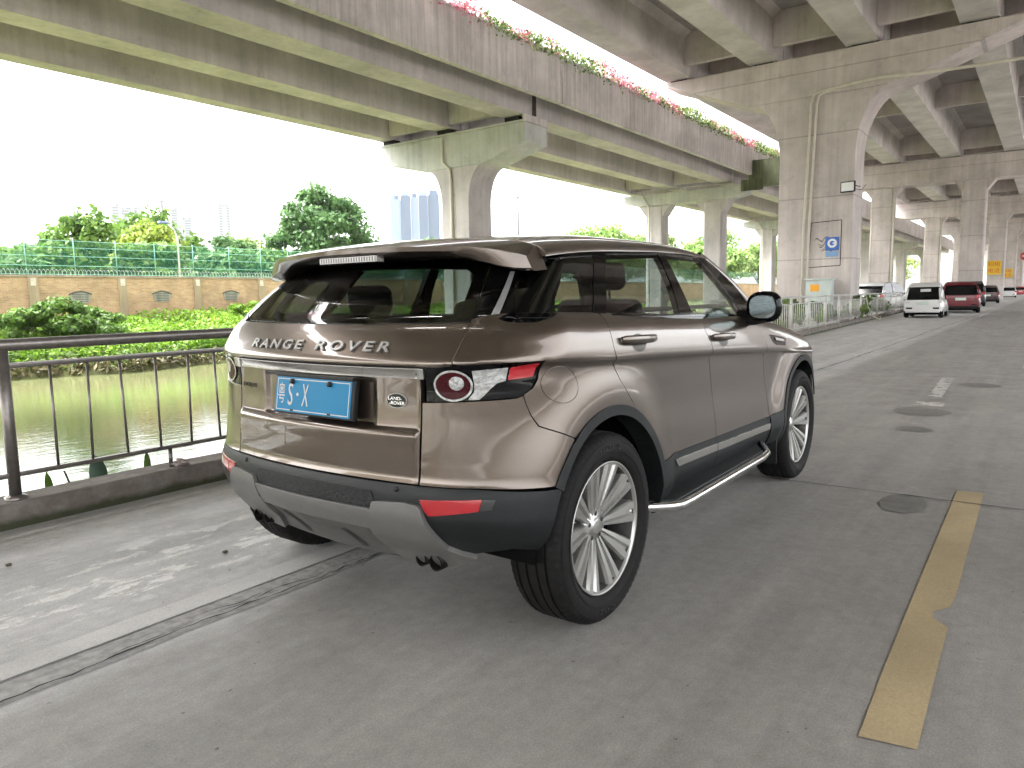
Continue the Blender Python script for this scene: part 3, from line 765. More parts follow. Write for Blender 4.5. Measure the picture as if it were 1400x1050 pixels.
# joint seal between the spans
b = MB(); b.box((22.66,14.90,8.44),(22.84,14.985,9.4)); apart('joint_seal', b, plain('rust_stain', (.06,.045,.035), .95, noise=.4, nscale=10))
BEAR = plain('rubber_bearing', (.01,.01,.01), .8)
for yc in (15.62,19.25,22.6):
    for xx in (-.45,.5):
        b = MB(); b.box((xx-.2,yc-.35-18.6,8.124),(xx+.2,yc+.35-18.6,8.419)); b.build('bearing', BEAR, p1)
def portal_pier(x, ys, wd, capL, capR, z0, z1, label, group, m, capm, depth=1.3, zb=-2.5):
    root = empty('bridge_pier', (x, sum(ys)/len(ys), 0), 0, label, 'pier', group); cyy = sum(ys)/len(ys)
    for y in ys:
        b = MB(); b.box((-depth/2+.1, y-wd/2-cyy, zb), (depth/2-.1, y+wd/2-cyy, z0-.003)); b.build('column', m, root, bevel=.1, seg=1)
        b = MB()
        b.prism([(y-wd/2-.55-cyy,z0-.004),(y+wd/2+.55-cyy,z0-.004),(y+wd/2+.003-cyy,z0-.75),(y-wd/2-.003-cyy,z0-.75)], 'x', -depth/2+.16, depth/2-.16); b.build('haunch', m, root)
    b = MB(); b.prism([(capR-cyy,z0+.25),(capR+1.2-cyy,z0),(capL-1.2-cyy,z0),(capL-cyy,z0+.25),(capL-cyy,z1),(capR-cyy,z1)], 'x', -depth/2, depth/2); b.build('cap_beam', capm, root, bevel=.03, seg=1)
    return root
lab2 = ['second river pier with two square columns, right of the car roof', 'third river pier with two columns, partly behind the large flared pier', 'fourth river pier with two columns seen under the big viaduct', 'fifth river pier, small between the far columns', 'farthest river pier, tiny between the far columns']
for i, x in enumerate((45.7, 70.7, 95.7, 121, 146)):
    q = portal_pier(x, (16.1, 20.3), 1.25, 22.6, 13.9, 7.35, 8.12, lab2[i], 'piers of the river overpass', CONC_A, CONC_BLUE)
    b = MB(); b.tube([(-.75,2.9,8.0),(-.75,2.4,7.2),(-.75,2.3,-1)], .06, 6); b.build('drain_pipe', PIPE, q)
    if i == 0:
        MOSS = concrete('mossy_concrete', (.20,.21,.14), streak=.6, blotch=.4, tint=(.45,.5,.4))
        b = MB(); b.box((-.69,-5.4,7.70),(-.655,-4.0,8.4)); b.box((-.4,-6.5,8.0),(.4,-4.4,9.6)); b.build('mossy_end', MOSS, q)

# ------------------------------------------------------------------ main viaduct overhead
ZB = 11.2
B_SPANS = [(-35,-2),(-2,31.9),(31.9,64),(64,95),(95,126),(126,157),(157,188),(188,219),(219,250)]
broot = empty('main_viaduct', (0, 6, ZB), 0, 'high concrete girder viaduct carrying the road overhead', 'bridge')
def bpart(name, mb, m):
    o = mb.build(name, m); o.parent = broot; o.matrix_parent_inverse = Matrix.Translation((0,-6,-ZB)); return o
GY = [12.45, 8.5, 4.5, .5, -3.3, -7.3, -11.3, -15.3]
for (x0, x1) in B_SPANS:
    x0 += .06; x1 -= .06
    for yc in GY:
        b = MB(); b.prism(girder_poly(yc, 1.25, ZB, ZB+1.75), 'x', x0, x1); bpart('girder', b, CONC_G)
    for k in range(len(GY)-1):
        ya, yb = GY[k+1]+.66, GY[k]-.66
        for xa, xb, zz in ((x1-1.6, x1-1.3, .35), (x0+1.3, x0+1.6, .35), ((x0+x1)/2-.12, (x0+x1)/2+.12, .5)):
            if x0 > 100: continue
            b = MB(); b.box((xa, ya, ZB+zz), (xb, yb, ZB+1.74)); bpart('diaphragm', b, CONC_B)
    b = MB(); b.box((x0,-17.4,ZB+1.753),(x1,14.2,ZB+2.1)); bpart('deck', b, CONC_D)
    b = MB(); b.box((x0,13.9,ZB+2.103),(x1,14.18,ZB+3.0)); bpart('parapet', b, CONC_PAR)
big = flared_pier('viaduct_pier', 31, 32.8, 7.65, 4.60, 13.1, -1.25, 9.42, 11.12, 10.98, -.2, CONC_B, 'large flared concrete pier with cables and a blue notice behind the white fence', 'flared piers of the main viaduct', 1.35)
flared_pier('viaduct_pier', 31, 32.8, -7.1, -10.1, -1.45, -16.5, 9.42, 11.12, 10.98, -.2, CONC_B, 'flared pier at the right edge of the photo, only its cap tip showing', 'flared piers of the main viaduct', 1.35)
for yc in GY[:4]:
    for xx in (-.5,.5):
        b = MB(); b.box((xx-.25,yc-.4-6.125,11.123),(xx+.25,yc+.4-6.125,11.197)); b.build('bearing', BEAR, big)
labB = ['second viaduct bent with two square columns, behind the parked white hatchback', 'third viaduct bent, its nearest column carrying the larger yellow sign', 'fourth viaduct bent, its nearest column carrying the smaller yellow sign', 'fifth viaduct bent, small in the distance', 'sixth viaduct bent, tiny in the distance', 'farthest viaduct bent at the vanishing point']
for i, x in enumerate((64, 95, 126, 157, 188, 219)):
    q = portal_pier(x, (2.85, 9.1), 1.6, 13.0, -1.2, 9.35, 11.12, labB[i], 'two-column bents of the main viaduct', CONC_B, CONC_B, 1.7, -.2)
    b = MB(); b.tube([(-.9,2.2,9.2),(-.9,2.2,0)], .07, 6); b.build('drain_pipe', PIPE, q)
# conduits up the flared pier, then swinging right under the cap
cb = MB()
for dy, dz in ((0,0),(.22,-.03)):
    cb.tube([(30.86,6.55-dy,0),(30.86,6.52-dy,4),(30.86,6.36-dy,9.05+dz),(30.86,6.28-dy,9.40+dz),(30.86,6.0-dy,9.52+dz),(30.86,4.9,9.66+dz),(30.84,3.8,9.70+dz),(30.8,2.2,9.58+dz),(30.8,.5,9.52+dz),(30.8,-1.5,9.50+dz),(30.8,-8,9.6+dz)], .05, 8)
tag(cb.build('conduit', PIPE), 'pair of cream conduits climbing the flared pier and running right under its cap', 'pipe')
# stencilled outline, scribble and notice on the pier face
INK = plain('dark_paint_line', (.035,.03,.028), .9, noise=.3, nscale=20)
b = MB(); X_ = 30.996
for (a, c) in (((6.34,2.28),(6.24,4.17)),((6.24,4.17),(5.03,4.22)),((5.03,4.22),(5.03,2.33)),((5.03,2.33),(6.34,2.28))):
    d = Vector((c[0]-a[0], c[1]-a[1])).normalized()*.02; nn_ = Vector((-d.y, d.x))*.75
    b.add([(X_,a[0]+nn_.x,a[1]+nn_.y),(X_,a[0]-nn_.x,a[1]-nn_.y),(X_,c[0]-nn_.x,c[1]-nn_.y),(X_,c[0]+nn_.x,c[1]+nn_.y)], [(0,1,2,3)])
b.build('painted_frame', INK, None).parent = big
o = bpy.data.objects['painted_frame']; o.matrix_parent_inverse = Matrix.Translation((-31.9,-6.125,0))
b = MB()
for j in range(7):
    yy0 = 6.1-j*.06; z0 = 3.42-.07*j+.05*math.sin(j*2.)
    pts = [(yy0-.11*t-.02*math.sin(j+t*3), z0+.09*math.sin(t*1.7+j)+.02*t) for t in np.linspace(0,4+j%3,9)]
    for a, c in zip(pts[:-1], pts[1:]):
        b.add([(X_+.001,a[0],a[1]+.012),(X_+.001,a[0],a[1]-.012),(X_+.001,c[0],c[1]-.012),(X_+.001,c[0],c[1]+.012)], [(0,1,2,3)])
b.build('scribble', INK, None).parent = big
o = bpy.data.objects['scribble']; o.matrix_parent_inverse = Matrix.Translation((-31.9,-6.125,0))
nr = empty('notice', (30.97, 5.37, 3.17), 0, 'blue notice with a white round swirl on the flared pier', 'sign')
BLUE = plain('sign_blue', (.05,.16,.52), .5); WHITE = plain('sign_white', (.75,.76,.76), .5)
b = MB(); b.box((0,-.27,-.20),(.02,.27,.36)); b.build('panel', BLUE, nr)
b = MB(); b.lathe([(-.004,.19),(-.004,.10)], (0,0,.10), 'x', 28, False); b.box((-.006,-.16,.07),(-.0045,-.02,.13)); b.build('emblem', WHITE, nr)
b = MB(); b.box((0,-.25,-.46),(.015,.25,-.24)); b.build('lower_panel', plain('sign_pale_blue', (.22,.38,.62), .5), nr)
# electrical cabinet in front of the pier
er = empty('utility_cabinet', (30.3, 5.65, 0), 0, 'pale green grey electrical cabinet with an orange warning label at the flared pier', 'cabinet')
CAB = plain('cabinet_paint', (.50,.56,.53), .45, noise=.06, nscale=3)
b = MB(); b.box((-.3,-.5,.1),(.3,.5,1.72)); b.build('body', CAB, er, bevel=.02)
b = MB(); b.box((-.36,-.56,1.722),(.36,.56,1.79)); b.build('roof', CAB, er, bevel=.015)
b = MB(); b.box((-.315,-.46,.2),(-.303,-.01,1.66)); b.build('door', CAB, er)
b = MB(); b.box((-.315,.01,.2),(-.303,.46,1.66)); b.build('door', CAB, er)
b = MB(); b.box((-.326,-.05,1.26),(-.318,.30,1.54)); b.build('warning_label', plain('warning_orange', (.85,.38,.02), .5), er)
b = MB(); b.box((-.3,-.5,0),(.3,.5,.098)); b.build('plinth', CONC_B, er)
# floodlight at the right corner of the pier
fr_ = empty('floodlight', (30.75, 4.78, 5.52), R(-12), 'square white floodlight in a black frame on the corner of the flared pier', 'lamp')
b = MB(); b.box((-.05,-.30,-.22),(.05,.30,.22)); b.build('housing', BLACKP, fr_, bevel=.02)
b = MB(); b.box((-.06,-.255,-.175),(-.052,.255,.175)); b.build('lens', plain('frosted_lens', (.8,.8,.8), .3), fr_)
b = MB(); b.tube([(.05,-.1,0),(.2,-.2,.05),(.35,-.35,0)], .02, 6); b.tube([(.05,-.2,-.1),(.25,-.45,-.15),(.3,-.6,.05)], .012, 6); b.build('bracket', BLACKP, fr_)
# ------------------------------------------------------------------ text helper
def text_mesh(txt, size=1., extrude=0., bevel=0., align='CENTER', spacing=1.0, weight=0.):
    cu = bpy.data.curves.new('lettering', 'FONT'); cu.body = txt; cu.size = size; cu.extrude = extrude; cu.bevel_depth = bevel
    cu.align_x = align; cu.align_y = 'CENTER'; cu.space_character = spacing; cu.resolution_u = 3; cu.offset = weight
    o = bpy.data.objects.new('lettering', cu); COL.objects.link(o)
    bpy.context.view_layer.update()
    me = bpy.data.meshes.new_from_object(o.evaluated_get(bpy.context.evaluated_depsgraph_get()))
    bpy.data.objects.remove(o); bpy.data.curves.remove(cu)
    return me
def text_on_back(name, txt, size, cx, cy_b, cz, m, parent, sx=1., shear=0., ext=.002, spacing=1.0):
    """letters facing -x; reading direction = -y"""
    me = text_mesh(txt, size, ext, 0, 'CENTER', spacing)
    for v in me.vertices:
        u, w_, d = v.co.x*sx+v.co.y*shear, v.co.y, v.co.z
        v.co = (cx-d, cy_b-u, cz+w_)
    me.materials.clear(); 
    return link(name, me, m, parent)

# signs on the far columns
YS = plain('sign_yellow', (.75,.50,.03), .5); REDT = plain('sign_red', (.55,.04,.02), .5)
for (x, yc, z0, z1, hw, lb) in ((94.1, 3.0, 2.75, 4.25, .66, 'larger yellow sign with red characters on a far viaduct column'), (125.1, 3.0, 2.75, 4.0, .60, 'smaller yellow sign with red characters on the next column beyond')):
    s = empty('advert_sign', (x, yc, z0), 0, lb, 'sign', 'yellow signs on the viaduct columns')
    b = MB(); b.box((0,-hw,0),(.03,hw,z1-z0)); b.build('panel', YS, s)
    h_ = (z1-z0)
    text_on_back('lettering', '招租', h_*.37, -.006, 0, h_*.73, REDT, s)
    text_on_back('lettering', '电话', h_*.37, -.006, 0, h_*.27, REDT, s)
for (x, y, z, lb) in ((150, 1.6, 6.6, 'red hanging disc sign, the higher of two in the distance'), (150, .3, 5.5, 'red hanging disc sign, the lower of two in the distance')):
    s = empty('disc_sign', (x, y, z), 0, lb, 'sign', 'red disc signs')
    b = MB(); b.lathe([(0,.001),(0,.8),(.05,.8),(.05,.001)], (0,0,0), 'x', 20); b.build('panel', plain('disc_red', (.60,.07,.08), .5), s)
    b = MB(); b.box((-.012,-.5,-.12),(-.002,.5,.12)); b.build('bar', WHITE, s)
    b = MB(); b.tube([(.02,0,.8),(.02,0,ZB-z+.1)], .04, 6); b.build('hanger', STEEL_W, s)

# ------------------------------------------------------------------ railing beside the car
rr = empty('metal_railing', (0, 2.52, .15), 0, 'brown grey steel railing on the kerb beside the river', 'railing')
b = MB()
b.tube([(-9,0,.885),(13,0,.885)], .036, 14); b.build('handrail', STEEL, rr)
b = MB(); b.box((-9,-.018,.752),(13,.018,.782)); b.build('middle_rail', STEEL, rr, bevel=.006)
b = MB(); b.box((-9,-.018,.125),(13,.018,.152)); b.build('bottom_rail', STEEL, rr, bevel=.006)
k = 0
for i in range(-4, 7):
    px_ = -.79+2.18*i
    b = MB(); b.tube([(px_,0,.0),(px_,0,.86)], .032, 14); pst = b.build('post', STEEL, rr)
    b = MB(); b.lathe([(0,.06),(.012,.06),(.022,.04),(.024,.033)], (px_,0,.001), 'z', 18); b.build('base_flange', STEEL, pst)
    if i < 6:
        b = MB(); b.tube([(px_+.93,0,0),(px_+.93,0,.124)], .014, 8); b.build('stub', STEEL, rr)
    for j in range(1, 10):
        xb = px_+2.18*j/10+(.02 if j == 1 else 0)
        if -2.6 < xb < 12:
            lean = -.012*((j*7) % 3-1) if i < 1 else 0
            b = MB(); b.tube([(xb,0,.150),(xb-lean,0,.753)], .0085, 8); b.build('baluster', STEEL, rr)
# rag tied at the stub, broad leaves poking over the kerb edge
def leafblade(name, base, h, wd, lean, rz, m, label, grp):
    b = MB(); n_ = 7; P_ = []
    for i in range(n_):
        t = i/(n_-1); ww = wd*math.sin(math.pi*min(1, .10+t*.90))**.55*(1-.1*t)
        for s_ in (-1, 0, 1):
            P_.append((s_*ww/2, lean*t*t+abs(s_)*.012, h*t))
    b.grid(np.array(P_).reshape(n_,3,3))
    o = b.build(name, m); o.location = base; o.rotation_euler = (0,0,rz)
    return tag(o, label, 'leaf', grp)
LEAFG = plain('canna_leaf', (.10,.20,.02), .5, noise=.25, nscale=14)
LEAFD = plain('canna_leaf_dark', (.035,.08,.045), .45, noise=.2, nscale=14)
LEAFB = plain('dead_leaf', (.09,.08,.05), .8, noise=.2, nscale=20)
for (px_, h_, wd, ln, rz, m_, lb) in ((-.52,.17,.06,.02,.3,LEAFG,'small pointed yellow green leaf nearest the railing post'), (-.23,.215,.115,.05,-.2,LEAFD,'large rounded dark leaf standing above the kerb under the railing'), (-.40,.16,.05,.03,1.2,LEAFB,'withered pointed leaf beside the large rounded leaf'), (.10,.19,.075,.0,.4,LEAFG,'two-tone upright leaf in the middle of the railing bay'), (.95,.24,.10,.05,.9,LEAFG,'bright leaf behind the kerb near the car bumper')):
    leafblade('plant_leaf', (px_, 2.74, .05), h_, wd, ln, rz, m_, lb, 'leaves poking over the kerb')
bm_ = bmesh.new(); bmesh.ops.create_icosphere(bm_, subdivisions=3, radius=.034)
for v in bm_.verts:
    k_ = 1+.28*math.sin(v.co.x*150+v.co.z*90)+.22*math.sin(v.co.y*170+1)*math.cos(v.co.z*130); v.co *= k_; v.co.x *= 1.5; v.co.z *= .8
me = bpy.data.meshes.new('rag'); bm_.to_mesh(me); bm_.free()
o = link('rag', me, plain('rag_cloth', (.34,.28,.26), .9, noise=.5, nscale=60)); o.location = (.20, 2.495, .172)
tag(o, 'small crumpled pale rag at the foot of the railing stub', 'rag')
# litter on the strip
for (x, y, lb) in ((-1.10,1.78,'small dark scrap on the floor at the left'), (-.40,1.05,'dark crumb beside the whitewash patches')):
    b = MB(); b.box((x-.012,y-.01,.0),(x+.012,y+.01,.012)); tag(b.build('litter', LEAFB, bevel=.004), lb, 'litter')

# ------------------------------------------------------------------ white fence further along
def fence_bay(x0, x1):
    y0, y1 = kerb_y(x0)+.12, kerb_y(x1)+.12
    L_ = math.hypot(x1-x0, y1-y0)
    return (x0, y0, .15), math.atan2(y1-y0, x1-x0), L_
fb = None; xx = 10.5; bays = []
while xx < 57: bays.append((xx, xx+2.4)); xx += 2.4
names = ['%s bay of the white fence counted from the car mirror' % q for q in ('first','second','third','fourth','fifth','sixth','seventh','eighth','ninth','tenth','eleventh','twelfth','thirteenth','fourteenth','fifteenth','sixteenth','seventeenth','eighteenth','nineteenth','twentieth')]
for i, (a, c) in enumerate(bays):
    loc, an, L_ = fence_bay(a, c)
    if fb is None:
        fb = empty('barred_fence', loc, an, 'pale barred '+names[i], 'fence', 'bays of the white fence')
        b = MB(); b.tube([(0,0,0),(0,0,.98)], .035, 8); b.build('post', STEEL_W, fb)
        b = MB(); b.tube([(.0,0,.96),(L_,0,.96)], .028, 8); b.build('top_rail', STEEL_W, fb)
        b = MB(); b.tube([(.03,0,.78),(L_-.03,0,.78)], .016, 6); b.build('middle_rail', STEEL_W, fb)
        b = MB(); b.tube([(.03,0,.10),(L_-.03,0,.10)], .016, 6); b.build('bottom_rail', STEEL_W, fb)
        for j in range(1, 9):
            b = MB(); b.tube([(L_*j/9,0,.11),(L_*j/9,0,.77)], .011, 5); b.build('baluster', STEEL_W, fb)
    else:
        dup(fb, loc, an, 'pale barred '+names[min(i,19)], 'bays of the white fence')
# plants behind and through the white fence
def shrub(name, x, y, z0, r_, h_, n_, leaf, m, label, cat='plant'):
    root = empty(name, (x,y,z0), 0, label, cat, 'plants along the white fence')
    C_, Nn, T_ = crown_points([(0,0,h_*.6,r_,r_,h_*.42),(r_*.5,.1,h_*.4,r_*.7,r_*.6,h_*.35),(-r_*.5,-.1,h_*.35,r_*.7,r_*.6,h_*.32)], n_)
    link('foliage', leaf_mesh('foliage', C_, leaf, Nn, T_), m, root)
    b = MB()
    for k_ in range(4): b.tube([(0,0,-.05),(random.uniform(-.2,.2)*r_*2, random.uniform(-.2,.2), h_*.7)], [.025,.008], 5)
    b.build('stem', BARK, root)
    return root
for (x, y, r_, h_, n_, m_, lb) in ((21,4.6,.6,.8,700,L_YEL,'low yellowish shrub behind the white fence nearest the mirror'), (23.5,4.9,.6,.9,700,L_PALE,'pale shrub behind the white fence beside the conduits'), (26.2,4.7,.45,.95,600,L_BANK,'bright green fan leaved plant behind the white fence'),
      (28.6,4.9,.5,.7,500,L_DEEP,'dark low shrub in front of the cabinet'), (31.0,4.22,.55,1.1,700,L_MID,'vine tangle overgrowing the white fence right of the flared pier'), (29.9,4.18,.45,1.0,500,L_PALE,'pale vine hanging on the white fence post right of the cabinet'), (38,5.2,.9,1.0,900,L_MID,'shrub behind the white fence near the white hatchback'),
      (13.5,4.4,.6,.8,600,L_DEEP,'dark shrub behind the white fence, hidden in part by the SUV bonnet'), (17.5,4.9,.8,.95,900,L_DEEP,'broad dark shrub behind the white fence just right of the car mirror'), (25,5.6,.7,.9,800,L_DEEP,'dark shrub behind the white fence at the foot of the conduits'), (35.5,5.4,.9,1.1,900,L_DEEP,'dark shrub behind the white fence right of the vine tangle')):
    shrub('fence_shrub', x, y, .0, r_, h_, n_, .09, m_, lb)
b = MB(); b.tube([(30.4,3.86,1.0),(30.5,3.80,.6),(31.0,3.70,.2),(32.0,3.62,.04),(33.0,3.72,.03),(33.6,3.86,.1)], .022, 6)
tag(b.build('hose', plain('pale_hose', (.5,.5,.36), .6)), 'pale hose hanging from the white fence down to the road', 'hose')
# white roadside barrier across the water behind the columns
b = MB(); b.box((60,36,1.2),(150,36.15,2.6)); tag(b.build('white_barrier', plain('barrier_white', (.62,.64,.64), .6, noise=.15, nscale=1.)), 'long white barrier wall under the trees behind the second river pier', 'barrier')
# ------------------------------------------------------------------ the brown SUV: master surfaces
def pchip(xs, ys):
    xs = np.asarray(xs, float); ys = np.asarray(ys, float); h = np.diff(xs); d = np.diff(ys)/h
    m = np.zeros_like(ys)
    for i in range(1, len(xs)-1):
        if d[i-1]*d[i] > 0:
            w1 = 2*h[i]+h[i-1]; w2 = h[i]+2*h[i-1]; m[i] = (w1+w2)/(w1/d[i-1]+w2/d[i])
    m[0] = d[0]; m[-1] = d[-1]
    def f(x):
        x = np.clip(np.asarray(x, float), xs[0], xs[-1]); i = np.clip(np.searchsorted(xs, x)-1, 0, len(h)-1)
        t = (x-xs[i])/h[i]; t2 = t*t; t3 = t2*t
        return (2*t3-3*t2+1)*ys[i]+(t3-2*t2+t)*h[i]*m[i]+(-2*t3+3*t2)*ys[i+1]+(t3-t2)*h[i]*m[i+1]
    return f
def sst(a, b, x):
    t = np.clip((x-a)/(b-a), 0, 1); return t*t*t*(t*(6*t-15)+10)
WB, WZ = 2.66, .371
ARCH = ((.03, .38), (2.68, .38)); AO, AI = .465, .425
zcrease = pchip([-.6,-.45,0,1,2.2,3.0,3.6],[1.052,1.05,1.025,.975,.905,.85,.82])
zbelt = pchip([-.6,-.45,0,.93,1.65,2.2,2.8,3.3,3.6],[1.19,1.19,1.18,1.145,1.125,1.07,.98,.90,.84])
Bside = pchip([-.2,0,.12,.22,0.45,.70,.88,.968,.994,1.05,1.4,1.75,2.0,2.3],[.80,.845,.885,.902,.896,.888,.892,.897,.920,.923,.914,.897,.868,.80])
def Wl(x, z):
    zc = zcrease(x); zb = zbelt(x)
    y = Bside(np.where(z < zc, (z-.30)/(zc-.30), 1+(z-zc)/(zb-zc)))
    y = y-.03*np.clip((x-2.0)/1.4, 0, 2)**2-.012*np.clip((.2-x)/.8, 0, 1.5)**2-.013*sst(-.15,-.5,x)*sst(.93,1.03,z)*sst(1.16,1.08,z)
    for cx_, cz_ in ARCH:
        d = np.hypot(x-cx_, z-cz_)
        y = y+.036*(1-sst(.45, .70, d))*(1-.8*sst(-.03, .03, z-zc))
    return y
xrear = pchip([.25,.36,.45,.52,.58,.62,.65,.74,.785,.800,.815,.95,.985,1.02,1.035,1.08,1.14,1.19],[-.50,-.58,-.66,-.685,-.682,-.672,-.664,-.664,-.665,-.659,-.640,-.632,-.632,-.640,-.648,-.628,-.588,-.535])
xfront = pchip([.25,.4,.55,.7,.82,.95,1.1],[3.30,3.42,3.45,3.44,3.40,3.28,3.05])
def f_low(x, y, z):
    y = np.abs(y); W = Wl(x, z); p = 2.3
    Rr = xrear(z)+.17*y*y
    # the ledge belongs to the tailgate only; the corners run smooth
    sm = np.interp(z, [.25,.36,.45,.52,.62,.70,.85,.95,1.03], [-.50,-.58,-.66,-.683,-.664,-.656,-.643,-.637,-.645])
    Rr = np.where(z < 1.03, Rr+(sm-xrear(z))*sst(.503,.522,y)*sst(.60,.66,z), Rr)
    # number plate recess
    Rr = Rr+.016*sst(.335,.295,y)*sst(.806,.820,z)*sst(.985,.965,z)
    a = np.clip((y-W+.32)/.32, 0, None); b = np.clip((Rr-x+.22)/.22, 0, None)
    rear = (a**p+b**p)**(1/p)-1
    F = xfront(z)-.14*y*y
    a2 = np.clip((y-W+.35)/.35, 0, None); b2 = np.clip((x-F+.40)/.40, 0, None)
    fr = (a2**p+b2**p)**(1/p)-1
    return np.where(x < 1.2, rear, fr)
Wup0 = pchip([-.6,-.3,0,.5,1.0,1.4,1.8,2.2],[.850,.858,.862,.866,.864,.856,.838,.81])
tumble = pchip([1.05,1.15,1.25,1.35,1.45,1.55],[.032,.004,-.034,-.080,-.135,-.215])
def Wu(x, z): return Wup0(x)+tumble(z)
xglass = pchip([1.10,1.165,1.25,1.33,1.41,1.50],[-.585,-.552,-.462,-.360,-.25,-.12])
def f_up(x, y, z):
    y = np.abs(y); W = Wu(x, z); p = 2.3
    Rr = xglass(z)+.20*y*y
    a = np.clip((y-W+.20)/.20, 0, None); b = np.clip((Rr-x+.12)/.12, 0, None)
    return np.where(x < .8, (a**p+b**p)**(1/p)-1, (y-W)/.2)
class Surf:
    """f(x,y,z)=0 unrolled: s runs along the rear (0..Y0), round the corner (A) and forward along the side"""
    def __init__(s, f, X0, Y0, A=.5, front=False): s.f, s.X0, s.Y0, s.A, s.fr = f, X0, Y0, A, front
    def pts(s, sv, z):
        sv = np.asarray(sv, float); z = np.asarray(z, float); sg = np.where(sv < 0, 1., -1.); q = np.abs(sv)
        th = np.clip((q-s.Y0)/s.A, 0, 1)*np.pi/2; k = 1 if s.fr else -1
        ox = s.X0-k*np.clip(q-s.Y0-s.A, 0, None); oy = np.minimum(q, s.Y0)
        dx, dy = k*np.cos(th), np.sin(th); lo = np.zeros_like(q); hi = np.full_like(q, 1.3)
        for _ in range(44):
            m = (lo+hi)/2; v = s.f(ox+dx*m, oy+dy*m, z) > 0
            hi = np.where(v, m, hi); lo = np.where(v, lo, m)
        m = (lo+hi)/2
        return np.stack([ox+dx*m, sg*(oy+dy*m), z], -1)
    def S(s, x, y):
        y = abs(y)
        d = (x-s.X0) if not s.fr else (s.X0-x)
        if d >= 0: return s.Y0+s.A+d
        if y <= s.Y0: return y
        return s.Y0+s.A*math.atan2(y-s.Y0, -d)/(math.pi/2)
    def sx(s, x, z):
        """s of the side point at (x,z)"""
        d = (x-s.X0) if not s.fr else (s.X0-x)
        if d >= 0: return s.Y0+s.A+d
        lo, hi = .05, 1.2
        for _ in range(40):
            m = (lo+hi)/2
            if s.f(np.array([x]), np.array([m]), np.array([z]))[0] > 0: hi = m
            else: lo = m
        return s.S(x, lo)
    def nrm(s, P):
        e = 1.5e-3; g = np.zeros_like(P)
        for i in range(3):
            d = np.zeros(3); d[i] = e
            a, b = P+d, P-d
            g[:,i] = s.f(a[:,0],a[:,1],a[:,2])-s.f(b[:,0],b[:,1],b[:,2])
        return g/(np.linalg.norm(g, axis=1)[:,None]+1e-12)
LOW = Surf(f_low, -.30, .55); UP = Surf(f_up, .15, .40); FRONT = Surf(f_low, 2.95, .45, .5, True)

